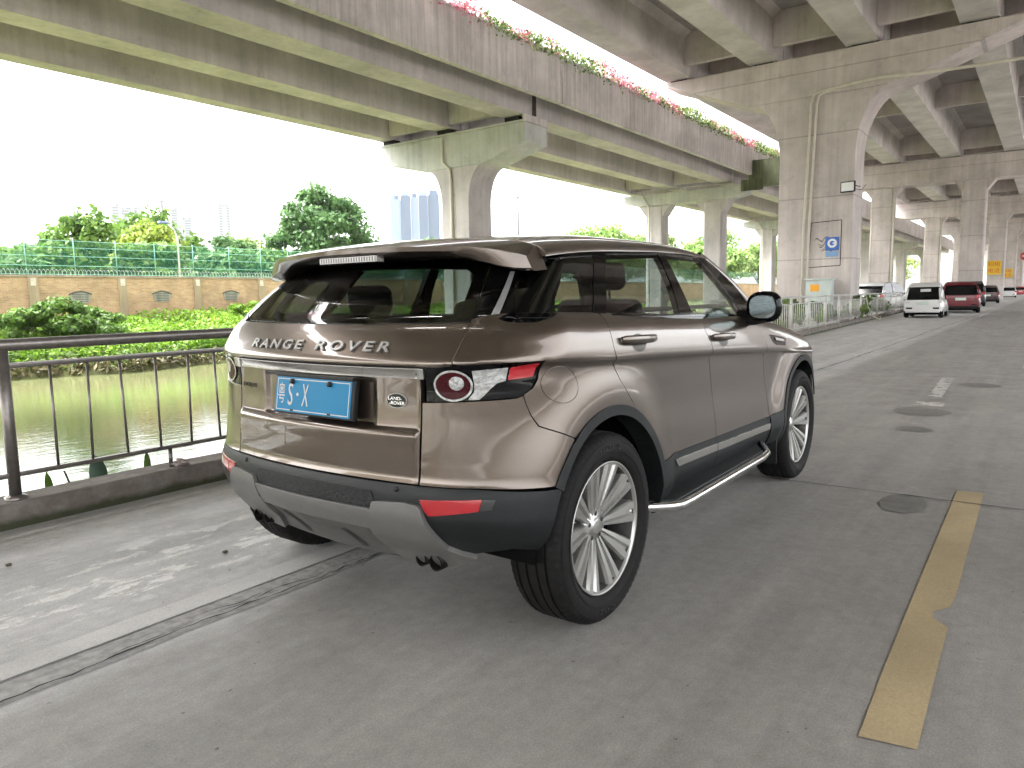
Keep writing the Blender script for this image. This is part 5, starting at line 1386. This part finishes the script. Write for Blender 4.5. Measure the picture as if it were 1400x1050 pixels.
# rear opening in the trim inside
# roof with cantrails: sections from the centre line out to the window tops
zroofc = pchip([-.2,.1,.5,.9,1.25,1.46],[1.494,1.522,1.545,1.548,1.530,1.497])
def roof_section(x, k=17):
    Y = float(Wu(np.array(x), zdlo(np.array(x))))+.004; zd = float(zdlo(np.array(x)))-.004; zc = float(zroofc(np.array(x)))
    th = np.linspace(-math.pi/2, math.pi/2, 2*k+1); n_ = 2.5
    y = np.sign(np.sin(th))*np.abs(np.sin(th))**(2/n_)*Y; z = zd+(zc-zd)*np.abs(np.cos(th))**(2/n_)
    return np.stack([np.full_like(y, x), y, z], -1)
rm = MB(); xs = np.linspace(-.165, 1.46, 42)
rm.grid(np.array([roof_section(x) for x in xs]), True)
rm.add([tuple(p) for p in roof_section(-.164)], [tuple(range(35))])
roof_o = rm.build('roof', PAINT, car)
bm_ = bmesh.new(); bm_.from_mesh(roof_o.data); bmesh.ops.recalc_face_normals(bm_, faces=bm_.faces); bm_.to_mesh(roof_o.data); bm_.free()
hl = MB(); hl.grid(np.array([roof_section(x)*np.array([1,.97,1])-np.array([0,0,.03]) for x in xs]), True, flip=True); hl.build('headliner', TRIMM, car)
# A pillars and windscreen
wtop = np.array([[1.475-.03*t*t, .70*t, float(zroofc(1.46))-.055*abs(t)**2.6-.004] for t in np.linspace(-1,1,15)])
wbot = np.array([[2.40-.38*t*t, .82*t, 1.085] for t in np.linspace(-1,1,15)])
ws = MB(); ws.grid(np.array([wtop*(1-k)+wbot*k+np.array([0,0,.035*math.sin(math.pi*k)]) for k in np.linspace(0,1,10)]), True); ws.build('windscreen', GL_C, car)
for sg in (-1, 1):
    pth = []
    for k in np.linspace(0, 1, 9):
        a = np.array([1.40, sg*(float(Wu(np.array(1.40), np.array(1.455)))-.020), 1.462]); c = np.array([2.03, sg*.845, 1.095])
        p = a*(1-k)+c*k; p[2] += .028*math.sin(math.pi*k); pth.append(p)
    secs = []
    for p in pth:
        secs.append([(p[0]+.026*math.cos(t)*.8, p[1]+sg*.014*math.sin(t), p[2]+.019*math.cos(t)) for t in np.linspace(0, 2*math.pi, 13)])
    b = MB(); b.grid(np.array(secs), True, flip=(sg > 0)); b.build('windscreen_pillar', PAINT, car)
# ---- roof spoiler overhanging the rear window
def spoiler_section(y):
    t = abs(y)/.712
    xt = -.455+.198*t**2.6; zt = 1.458-.018*t**2
    r0 = roof_section(-.165); zf = float(np.interp(abs(y), r0[17:,1], r0[17:,2]))
    ear = float(sst(.52, 1.0, np.array(t)))
    zt = zt*(1-ear)+(zf-.035)*ear
    zl = 1.405*(1-ear)+1.352*ear; xl = -.275*(1-ear)-.248*ear
    xf = -.155
    zb_ = (zt-.040)*(1-ear)+(zl+.008)*ear; e1 = 1-ear
    pts_ = [(xf, zf), (xf*.6+xt*.4, zf*.62+zt*.38+.006*e1), (xt+.03, zt+.003), (xt, zt-.006), (xt+.003, (zt-.006+zb_)/2), (xt+.03*e1+.008*ear, zb_), ((xt+.02+xl)/2, (zb_+zl)/2), (xl, zl), (xl+.03*e1+.02*ear, zl-.002), (xf+.005, zl+.02*e1+.004)]
    return [(x, y+math.copysign(ear*max(0, zf-z)*.42, y), z) for x, z in pts_]
ysp = np.concatenate([-.714*np.cos(np.linspace(0, math.pi/2, 18)), .714*np.sin(np.linspace(0, math.pi/2, 18))[1:]])
A_ = np.array([spoiler_section(y) for y in ysp]); A_ = np.concatenate([A_, A_[:,:1]], 1)
sp_ = MB(); sp_.grid(A_, True)
sp_.f.append(tuple(range(0, 10))); sp_.sm.append(False); nA = (len(ysp)-1)*11; sp_.f.append(tuple(nA+i for i in range(9,-1,-1))); sp_.sm.append(False)
spo = sp_.build('roof_spoiler', PAINT, car)
bm_ = bmesh.new(); bm_.from_mesh(spo.data); bmesh.ops.recalc_face_normals(bm_, faces=bm_.faces); bm_.to_mesh(spo.data); bm_.free(); spo.data.set_sharp_from_angle(angle=R(38))
b = MB(); b.prism([(-.424,1.414),(-.414,1.392),(-.405,1.392),(-.405,1.418)], 'y', -.165, .165)
b.v = [(x, y, z) for (z, x, y) in [(v[2], v[0], v[1]) for v in b.v]]
b = MB(); b.box((-.437,-.165,1.402),(-.40,.165,1.424)); bl_ = b.build('brake_light', plain('brake_lens', (.42,.40,.38), .2, coat=1), spo)
b = MB()
for j in range(22): b.box((-.4385,-.160+j*.0148,1.404),(-.4372,-.155+j*.0148,1.422))
b.build('lens_rib', plain('brake_lens_dark', (.10,.09,.09), .3), bl_)
# aerial fin / roof joint
b = MB(); b.prism([(-.05,1.50),(.14,1.512),(.12,1.525),(.02,1.530),(-.045,1.512)], 'y', .12, .17)
# ---- door mirrors
for sg in (-1, 1):
    b = MB(); secs = []
    # housing: rounded shape, swept in x
    for (x, hy, hz_, yc, zc) in ((1.600,.075,.064,.985,1.182),(1.606,.090,.080,.985,1.182),(1.63,.094,.085,.985,1.182),(1.67,.087,.080,.983,1.180),(1.71,.068,.063,.977,1.176),(1.735,.036,.033,.971,1.172),(1.74,.006,.006,.969,1.172)):
        secs.append([(x+.035*math.cos(t)*sg*0, sg*(yc+hy*np.sign(math.cos(t))*abs(math.cos(t))**.75), zc+hz_*np.sign(math.sin(t))*abs(math.sin(t))**.75) for t in np.linspace(0, 2*math.pi, 25)])
    b.grid(np.array(secs), True, flip=(sg > 0)); mo = b.build('door_mirror', GLOSSB, car)
    b = MB(); c0 = secs[0]
    b.add([tuple(p) for p in c0[:-1]], [tuple(range(24))]); b.build('mirror_rim', BLACKP, mo)
    b = MB(); pts_ = [(1.597, sg*(.983+.070*np.sign(math.cos(t))*abs(math.cos(t))**.7), 1.182+.060*np.sign(math.sin(t))*abs(math.sin(t))**.7) for t in np.linspace(0, 2*math.pi, 28, endpoint=False)]
    b.add(pts_, [tuple(range(28))]); b.build('mirror_glass', plain('mirror_silver', (.20,.235,.235), .02, 1.0) if not bpy.data.materials.get('mirror_silver') else bpy.data.materials['mirror_silver'], mo)
    b = MB(); b.tube([(1.66, sg*.845, 1.125),(1.655, sg*.92, 1.112),(1.65, sg*.99, 1.125)], [.045,.032,.03], 12); b.build('mirror_arm', BLACKP, mo)
# ---- bonnet, nose
hood_z = pchip([1.9,2.2,2.6,3.0,3.2,3.36],[1.135,1.110,1.060,.985,.930,.865])
hg = []
for x in np.linspace(2.0, 3.33, 24):
    Wd = float(Wl(np.array(min(x,3.05)), zbelt(np.array(x))))-.012-max(0, x-2.95)**1.5*1.0
    row = []
    for t in np.linspace(-1, 1, 25):
        zz = float(hood_z(x)); ze = float(zbelt(np.array(x)))-.012
        row.append((x+.0-.10*t*t*(x-2.0)/1.3, t*Wd, zz+(ze-zz)*abs(t)**2.6))
    hg.append(row)
b = MB(); b.grid(np.array(hg), True, flip=True); ho = b.build('bonnet', PAINT, car)
bm_ = bmesh.new(); bm_.from_mesh(ho.data); bmesh.ops.recalc_face_normals(bm_, faces=bm_.faces); bm_.to_mesh(ho.data); bm_.free()
def fsym(h_): return h_+[(-a, z) for a, z in h_[::-1]]
panel('front_bumper', FRONT, [[(-.93,.45),(-.93,.86),(-.5,.84),(.5,.84),(.93,.86),(.93,.45),(.6,.36),(-.6,.36)], [(-.42,.70),(.42,.70),(.42,.81),(-.42,.81)], [(-.5,.42),(.5,.42),(.45,.58),(-.45,.58)]], PAINT, car, .04)
panel('front_grille', FRONT, [[(-.415,.705),(.415,.705),(.415,.805),(-.415,.805)]], BLACKP, car, .04, off=-.012)
panel('lower_grille', FRONT, [[(-.495,.425),(.495,.425),(.445,.575),(-.445,.575)]], BLACKP, car, .04, off=-.02)
for mir in (False, True):
    panel('headlight', FRONT, [[(.45,.72),(.86,.76),(.90,.845),(.47,.82)]], CLEARL, car, .03, off=.006, mirror=mir)
# ---- dark inner hull with wheel housings
hull = MB()
for (xa, xb, za, zb_, hw) in ((-.52,-.42,.42,1.14,.62),(.50,2.18,.30,1.06,.82),(3.12,3.25,.40,.80,.62)):
    hull.box((xa,-hw,za),(xb,hw,zb_) if zb_ < 1.1 else (xb,hw,1.0))
hull.box((-.10,-.58,.30),(3.1,.58,.60)); hull.box((-.44,-.58,.36),(-.10,.58,.59)); hull.box((.52,-.835,.285),(2.16,.835,.315)); hull.box((-.45,-.80,.86),(.50,.80,1.0)); hull.box((2.18,-.80,.845),(3.0,.80,.90))
hull.build('underbody', INNER, car)
for i in (0, 1):
    cx_ = ARCH[i][0]
    for sg in (-1, 1):
        b = MB(); secs = [[(cx_+.435*math.cos(a), sg*y, .38+.435*math.sin(a)) for a in np.linspace(-.1, math.pi+.1, 25)] for y in (.60,.86)]
        b.grid(np.array(secs), True)
        b.add([(cx_+.434*math.cos(a), sg*.602, .38+.434*math.sin(a)) for a in np.linspace(-.1, math.pi+.1, 25)], [tuple(range(25))])
        b.build('wheel_housing', INNER, car)
# inner door/quarter skins following the surface 20 mm inside
for mir in (False, True):
    panel('inner_skin', LOW, [side([(-.28,.86),(.05,.86),(.45,.86),(.52,.36),(2.10,.36),(2.18,.80),(2.7,.90),(3.0,.86),(2.9,.93),(2.2,1.04),(1.6,1.10),(0,1.155),(-.30,1.165)])], INNER, car, .08, off=-.024, lip=0, mirror=mir)
panel('inner_skin', LOW, [[(-.93,.43),(-.93,.90),(-.90,1.02),(-.70,1.13),(.70,1.13),(.90,1.02),(.93,.90),(.93,.43),(.6,.36),(-.6,.36)]], INNER, car, .06, off=-.035, lip=0)
# ---- running boards
for sg in (-1, 1):
    b = MB(); b.prism([(.30,.845),(.46,.90),(.52,.975),(1.70,.975),(1.84,.90),(1.95,.845)], 'z', .345, .372)
    b.v = [(x, sg*y, z) for x, y, z in b.v]
    if sg < 0: b.f = [f[::-1] for f in b.f]
    st = b.build('running_board', CLAD, car, bevel=.006)
    b = MB(); b.tube([(.20,sg*.86,.375),(.36,sg*.905,.362),(.46,sg*.965,.352),(.52,sg*.990,.348),(.62,sg*.995,.347),(1.62,sg*.995,.347),(1.74,sg*.985,.35),(1.86,sg*.93,.36),(1.95,sg*.86,.37)], .021, 12); b.build('chrome_tube', CHROME, st)
# ---- interior
def rbox(name, a, c, m, parent, bev=.04, rot=0, piv=None):
    b = MB(); b.box(a, c); o = b.build(name, m, parent, bevel=bev, seg=4)
    if rot:
        pv = Vector(piv); o.data.transform(Matrix.Translation(pv) @ Matrix.Rotation(rot, 4, 'Y') @ Matrix.Translation(-pv))
    return o
for yy in (-.36, .36):
    s_o = rbox('front_seat', (1.02,yy-.25,.66),(1.52,yy+.25,.80), SEATM, car, .05)
    rbox('backrest', (.96,yy-.24,.76),(1.08,yy+.24,1.25), SEATM, s_o, .05, R(-14), (1.02,yy,.76))
    rbox('headrest', (.965,yy-.13,1.285),(1.055,yy+.13,1.425), SEATM, s_o, .04, R(-8), (1.0,yy,.9))
    b = MB()
    for d_ in (-.05,.05): b.tube([(.945,yy+d_,1.22),(.93,yy+d_,1.34)], .007, 6)
    b.build('headrest_post', CHROME, s_o)
rs = rbox('rear_bench', (.22,-.66,.66),(.68,.66,.80), SEATM, car, .05)
rbox('backrest', (.10,-.66,.76),(.22,.66,1.17), SEATM, rs, .05, R(-16), (.16,0,.76))
for yy in (-.42, .42): rbox('headrest', (.03,yy-.135,1.18),(.12,yy+.135,1.325), SEATM, rs, .045, R(-8), (.07,yy,1.17))
b = MB(); b.prism([(1.70,.9),(1.78,1.03),(2.05,1.07),(2.26,1.05),(2.26,.8),(1.75,.8)], 'y', -.76, .76); b.v = [(v[2], v[1], v[0]) if False else v for v in b.v]
ib = MB(); ib.box((1.78,-.76,.85),(2.22,.76,1.045)); ib.build('dashboard', TRIMM, car, bevel=.05, seg=4)
ib = MB(); t_ = np.linspace(0, 2*math.pi, 28, endpoint=False)
ib.tube([(1.60+.07*math.sin(t), .36+.185*math.cos(t), 1.02+.17*math.sin(t)) for t in t_], .015, 8, closed=True)
ib.box((1.60,.18,1.01),(1.63,.54,1.04)); ib.box((1.60,.30,.93),(1.66,.42,1.06)); ib.build('steering_wheel', TRIMM, car)
ib = MB(); ib.box((-.42,-.72,.98),(.14,.72,1.0)); ib.box((.5,-.78,.40),(1.9,.78,.45)); ib.build('cabin_floor', TRIMM, car)
ib = MB(); ib.box((1.42,-.11,1.36),(1.45,.11,1.42)); ib.build('interior_mirror', TRIMM, car, bevel=.01)
# rear pillar trims inside (both sides) so the rear view is framed
for sg in (-1, 1):
    ib = MB(); ib.add([(-.40,sg*.60,1.17),(-.20,sg*.56,1.40),(-.12,sg*.66,1.40),(-.34,sg*.76,1.18)], [(0,1,2,3)]); ib.build('pillar_trim', TRIMM, car)

# ---- wheels
def make_wheel(parent, x, sg):
    """axis along y, outer face at sg*y"""
    def L3(prof): return [(sg*a, r) for a, r in prof]
    wh = empty('wheel', (x, sg*.812, WZ)); wh.parent = car
    prof = [(.082,.255),(.096,.262),(.106,.272),(.1155,.292),(.1175,.312),(.115,.333),(.108,.350),(.098,.3605),(.086,.3665)]
    groove = []
    for g in (.062,.022,-.022,-.062):
        groove += [(g+.0055,.3700),(g+.0045,.3625),(g-.0045,.3625),(g-.0055,.3700)]
    prof = prof+groove+[(-a, r) for a, r in prof[::-1]]
    b = MB(); n_ = 216; vs_, fs_ = [], []
    for k, (a, r) in enumerate(prof):
        for j in range(n_):
            t = 2*math.pi*j/n_; rr_ = r
            sh_ = abs(a) > .068 and r > .345
            if sh_ and j % 3 == 0: rr_ = r-.0045
            if .3695 < r and j % 3 == 1 and abs(a) > .05: rr_ = r-.001
            vs_.append((rr_*math.cos(t), sg*a, rr_*math.sin(t)))
    K = len(prof)
    for i in range(K-1):
        for j in range(n_):
            q = (i*n_+j, i*n_+(j+1)%n_, (i+1)*n_+(j+1)%n_, (i+1)*n_+j)
            fs_.append(q if sg < 0 else q[::-1])
    b.add(vs_, fs_, True); ty = b.build('tyre', RUBBER, wh); ty.data.set_sharp_from_angle(angle=R(35))
    # raised sidewall rings and lettering
    b = MB(); b.lathe(L3([(.1150,.2925),(.1172,.2945),(.1185,.2955),(.1180,.2975)]), (0,0,0), 'y', 90); b.lathe(L3([(.1150,.3375),(.1156,.339),(.1135,.3415)]), (0,0,0), 'y', 90); b.build('sidewall_ring', RUBBER, ty)
    me = text_mesh('TRAZANO', .030, .0015, 0, 'CENTER', 1.25)
    for base in (math.pi/2, -math.pi/2):
        m2 = me.copy()
        for v in m2.vertices:
            an = base+(v.co.x/.316)*sg*(1 if sg > 0 else 1); rr_ = .3145+v.co.y
            an = base+ sg*v.co.x/.3145
            if sg < 0: an = base - v.co.x/.3145
            else: an = base + v.co.x/.3145
            # seen from outside the text reads clockwise
            v.co = ((-rr_*math.cos(an) if sg > 0 else rr_*math.cos(an)), sg*(.1180+v.co.z), rr_*math.sin(an)) if sg < 0 else (rr_*math.cos(an), sg*(.1180+v.co.z), rr_*math.sin(an))
        m2.materials.clear(); link('tyre_lettering', m2, plain('tyre_letter', (.016,.0155,.015), .6) if not bpy.data.materials.get('tyre_letter') else bpy.data.materials['tyre_letter'], ty)
    # rim: lip, barrel
    b = MB(); b.lathe(L3([(.086,.2535),(.098,.2585),(.1015,.2560),(.0985,.2500),(.088,.2450)]), (0,0,0), 'y', 96)
    rim = b.build('rim', ALLOY, wh)
    b = MB(); b.lathe(L3([(.0878,.2448),(.06,.240),(-.08,.232),(-.1,.25)]), (0,0,0), 'y', 64); b.build('barrel', plain('barrel_grey', (.10,.098,.092), .45, .6) if not bpy.data.materials.get('barrel_grey') else bpy.data.materials['barrel_grey'], rim)
    # ten spokes in five pairs
    for k in range(10):
        an0 = R(90)+2*math.pi*(k//2)/5+(R(17) if k % 2 else -R(17))
        an1 = R(90)+2*math.pi*(k//2)/5+(R(17.2) if k % 2 else -R(17.2))
        secs = []
        for t in np.linspace(0, 1, 9):
            r = .052+(.2455-.052)*t; an = an0*(1-t)+an1*t
            wd = (.0150+.0335*t**.9); dep = .070+.022*t**1.4-.018*(1-t)**2
            rad = Vector((math.cos(an), 0, math.sin(an))); tan = Vector((-math.sin(an), 0, math.cos(an))); ax = Vector((0, sg, 0))
            sd_ = 1 if k % 2 else -1
            c = rad*r
            sec = [c-tan*wd*1.05+ax*(dep-.045), c-tan*wd+ax*(dep-.012), c-tan*wd*.82+ax*dep, c-tan*wd*.30+ax*(dep+.001), c-tan*wd*.12+ax*(dep-.012), c+tan*wd*.12+ax*(dep-.012), c+tan*wd*.30+ax*(dep+.001), c+tan*wd*.82+ax*dep, c+tan*wd+ax*(dep-.013), c+tan*wd*1.05+ax*(dep-.045)]
            secs.append([tuple(p) for p in sec])
        b = MB(); b.grid(np.array(secs), False); b.f.append(tuple(range(10))); b.sm.append(False)
        sp2 = b.build('spoke', ALLOY, rim)
        bm2 = bmesh.new(); bm2.from_mesh(sp2.data); bmesh.ops.recalc_face_normals(bm2, faces=bm2.faces); bm2.to_mesh(sp2.data); bm2.free()
    b = MB(); b.lathe(L3([(.02,.078),(.040,.076),(.052,.066),(.050,.034),(.058,.031),(.060,.026),(.061,.0002)]), (0,0,0), 'y', 40); b.build('hub', ALLOY, rim)
    for k in range(5):
        b = MB(); an = R(90)+2*math.pi*k/5; c = (.050*math.cos(an), 0, .050*math.sin(an))
        b.lathe(L3([(.0525,.0098),(.0535,.0090),(.0535,.0001)]), c, 'y', 12)
        b.build('lug_hole', plain('lug_dark', (.03,.03,.03), .5, .5) if not bpy.data.materials.get('lug_dark') else bpy.data.materials['lug_dark'], rim)
    b = MB(); b.lathe(L3([(.0,.15),(.004,.15),(.004,.06),(.01,.06)]), (0,0,0), 'y', 40); b.build('brake_disc', plain('disc_steel', (.16,.15,.14), .4, .9) if not bpy.data.materials.get('disc_steel') else bpy.data.materials['disc_steel'], wh)
    b = MB(); b.lathe(L3([(-.02,.236),(-.02,.0002)]), (0,0,0), 'y', 40); b.build('backing_plate', INNER, wh)
    return wh
for x in (0, WB):
    for sg in (-1, 1): make_wheel(car, x, sg)
# mud flap by the front wheel
for sg in (-1, 1):
    b = MB(); b.box((2.17,sg*.80-.11,.19),(2.19,sg*.80+.11,.52)); b.build('mud_flap', CLAD, car, bevel=.004)

# ------------------------------------------------------------------ distant parked cars
HATCH = [(.012,.52),(.055,.80),(.10,.955),(.22,.995),(.40,1.0),(.56,.965),(.74,.60)]
SUV = [(.02,.575),(.06,.78),(.12,.955),(.25,.995),(.45,1.0),(.58,.96),(.74,.60)]
SEDAN = [(.16,.60),(.26,.86),(.33,.965),(.42,1.0),(.52,.995),(.60,.94),(.76,.60)]
def far_car(name, loc, rz, L_, W_, H_, col, label, prof, lampcol=(.40,.02,.03), glassm=None, group='cars parked beyond', plate_col=(.62,.70,.66)):
    """rear at local x=0, nose at +L; prof: list of (x/L, z/H) roofline from tail to nose above the belt"""
    root = empty(name, loc, rz, label, 'car', group)
    pm_ = plain('far_paint', col, .3, .2, coat=.8); belt = (.53 if prof is HATCH else .58)*H_; hw = W_/2
    def loft(sects): 
        b = MB(); b.grid(np.array(sects), True); k = len(sects[0])
        b.f.append(tuple(range(k))[::-1]); b.sm.append(False); o_ = (len(sects)-1)*k; b.f.append(tuple(o_+i for i in range(k))); b.sm.append(False)
        return b
    def ringz(x, zb0, zt, w0, w1):
        # closed section ring
        pts_ = [(-w0*.96,zb0),(-w0,zb0+.1),(-w0*1.0,(zb0+zt)/2),(-w1,zt-.04),(-w1*.93,zt),(w1*.93,zt),(w1,zt-.04),(w0*1.0,(zb0+zt)/2),(w0,zb0+.1),(w0*.96,zb0)]
        return [(x, y, z) for y, z in pts_]
    xs_ = [0,.03,.12,.3,.5,.7,.85,.95,.99,1.0]
    ws_ = [.86,.95,.995,1,1,1,.985,.93,.84,.76]; bs_ = [.96,.99,1,1,1,1,.86,.78,.70,.64]; zb_ = [.30,.24,.2,.2,.2,.2,.2,.22,.26,.32]
    body = loft([ringz(L_*a, H_*c*.62+.06, belt*d, hw*e, hw*e*.93) for a, e, d, c in zip(xs_, ws_, bs_, zb_)]).build('body', pm_, root)
    bm_ = bmesh.new(); bm_.from_mesh(body.data); bmesh.ops.recalc_face_normals(bm_, faces=bm_.faces); bm_.to_mesh(body.data); bm_.free()
    # cabin: glass band with painted roof and pillars
    gl = MB(); n_ = len(prof)
    low = [(p[0]*L_, belt-.02) for p in prof]
    sects = []
    for (a, z) in prof:
        k = (z*H_-belt)/(H_-belt); wt = hw*(.93-.20*k)
        sects.append([(a*L_, -hw*.93, belt-.03), (a*L_, -wt, z*H_-.03), (a*L_, -wt*.9, z*H_), (a*L_, wt*.9, z*H_), (a*L_, wt, z*H_-.03), (a*L_, hw*.93, belt-.03)])
    gl.grid(np.array(sects), False)
    cabin = gl.build('window', glassm or FARGL, root)
    bm_ = bmesh.new(); bm_.from_mesh(cabin.data); bmesh.ops.recalc_face_normals(bm_, faces=bm_.faces); bm_.to_mesh(cabin.data); bm_.free()
    # painted roof shell slightly proud
    rf_ = MB(); top_ = [p for p in prof if p[1] > .90]
    (ha, hz0), (hb, hz1) = prof[1], prof[2]; hk = (.87-hz0)/(hz1-hz0); top_ = [(ha+(hb-ha)*hk-.006, .87)]+top_ if hk < 1 else top_
    rs_ = []
    for (a, z) in top_:
        k = (z*H_-belt)/(H_-belt); wt = hw*(.93-.20*k)
        rs_.append([(a*L_-.01, -wt-.012, z*H_-(.07 if z > .9 else .0)), (a*L_-.015, -wt*.93, z*H_+.012), (a*L_-.015, 0, z*H_+.02), (a*L_-.015, wt*.93, z*H_+.012), (a*L_-.01, wt+.012, z*H_-(.07 if z > .9 else .0))])
    rf_.grid(np.array(rs_), True, flip=True); rf_.build('roof', pm_, root)
    # rear pillars
    for sg in (-1, 1):
        pb_ = MB()
        for (i0, i1) in ((0, 1),):
            (a0, z0), (a1, z1) = prof[0], top_[0]
            k = (z1*H_-belt)/(H_-belt); wt = hw*(.93-.20*k)
            pb_.tube([(a0*L_+.02, sg*hw*.90, belt-.02), (a1*L_, sg*(wt-.01), z1*H_-.04)], [.085,.05], 8)
        pb_.build('pillar', pm_, root); pb_ = MB(); xm = .5*(top_[0][0]+top_[-1][0])*L_
        pb_.tube([(xm, sg*hw*.925, belt-.02), (xm, sg*hw*.735, H_*.97-.04)], .04, 6)
        pb_.build('pillar', pm_, root)
    # lamps, plate, bumper, rear wiper, wheels
    LM = bpy.data.materials.get('far_lamp%s' % str(lampcol)) or plain('far_lamp%s' % str(lampcol), lampcol, .2, coat=1)
    for sg in (-1, 1):
        b = MB(); b.box((-.012,sg*hw*.80-.13*W_/1.7,belt*.80),(.10,sg*hw*.80+.06,belt*.985)); b.build('tail_lamp', LM, root, bevel=.02)
        b = MB(); b.box((-.02,sg*hw*.66-.12,.40),(.02,sg*hw*.66+.12,.47)); b.build('fog_lamp', BLACKP, root, bevel=.01)
    b = MB(); b.box((-.025,-.24,belt*.70),(.0,.24,belt*.70+.14)); b.build('number_plate', plain('far_plate', plate_col, .5), root)
    b = MB(); b.box((-.05,-hw*.86,.24),(.12,hw*.86,.36)); b.build('bumper', pm_ if col[0] > .2 else BLACKP, root, bevel=.03)
    b = MB(); b.box((.1,-hw*.8,.14),(L_-.1,hw*.8,.3)); b.build('underbody', INNER, root)
    for xw in (.17*L_, .80*L_):
        for sg in (-1, 1):
            b = MB(); ww = .1; b.lathe([(sg*(hw-.02),.0002),(sg*(hw-.02),.20),(sg*(hw-.015),.215),(sg*(hw-.01),.28),(sg*(hw-.05),.315),(sg*(hw-.17),.315),(sg*(hw-.2),.28),(sg*(hw-.2),.1)], (xw,0,.315), 'y', 22)
            wv = b.build('wheel', RUBBER, root)
            b = MB(); b.lathe([(sg*(hw-.006),.0002),(sg*(hw-.002),.06),(sg*(hw-.008),.2)], (xw,0,.315), 'y', 16); b.build('hubcap', ALLOY, wv)
    return root
FARGL = plain('dark_car_glass', (.003,.0035,.004), .12, spec=.3)
hz = far_car('parked_car', (34.6, 2.34, 0), R(1.5), 3.4, 1.58, 1.55, (.78,.78,.77), 'small white hatchback parked nose away on the road by the white fence', HATCH, lampcol=(.72,.70,.70))
b = MB(); b.box((.16,-.28,1.16),(.172,.12,1.28)); b.build('window_sticker', WHITE, hz)
b = MB(); b.tube([(.06,0,.93),(.09,-.12,1.0),(.13,-.38,1.02)], .012, 5); b.build('rear_wiper', BLACKP, hz)
far_car('parked_car', (42.2, 1.55, 0), R(7), 4.5, 1.84, 1.64, (.15,.006,.016), 'dark red car parked just beyond the white hatchback', SUV, lampcol=(.62,.10,.12))
far_car('parked_car', (58.5, 2.35, 0), R(4), 4.6, 1.86, 1.78, (.018,.018,.02), 'black SUV parked beyond the dark red car', SUV)
far_car('parked_car', (71, 2.1, 0), R(4), 4.5, 1.8, 1.5, (.06,.03,.035), 'small dark car parked beyond the black SUV', SEDAN)
far_car('parked_car', (45.5, 6.6, 0), R(-12), 4.9, 1.9, 1.72, (.74,.75,.76), 'white van like car behind the white fence left of the white hatchback', SUV)
far_car('parked_car', (113, 2.3, 0), R(2), 4.4, 1.8, 1.5, (.72,.72,.72), 'small white car far away near the vanishing point', SEDAN)
far_car('parked_car', (104, 3.6, 0), R(2), 4.2, 1.8, 1.55, (.50,.03,.07), 'bright red car far away left of the small white car', HATCH)
far_car('parked_car', (150, 2.0, 0), R(2), 4.4, 1.8, 1.5, (.50,.04,.06), 'tiny red car farthest along the road', SEDAN)
far_car('parked_car', (175, .8, 0), R(2), 4.4, 1.8, 1.6, (.05,.20,.19), 'tiny teal car at the right edge near the vanishing point', HATCH)

# ------------------------------------------------------------------ hazy air
hz_m = bpy.data.materials.new('pale_air'); hz_m.use_nodes = True
hn = hz_m.node_tree; hn.nodes.clear()
ho_ = hn.nodes.new('ShaderNodeOutputMaterial'); pv = hn.nodes.new('ShaderNodeVolumePrincipled')
pv.inputs['Color'].default_value = (.93,.95,.97,1); pv.inputs['Density'].default_value = HAZE; pv.inputs['Anisotropy'].default_value = .2
hn.links.new(pv.outputs[0], ho_.inputs['Volume'])
b = MB(); b.box((-400,-420,-4.2),(2600,2600,125)); tag(b.build('haze', hz_m), kind='stuff')
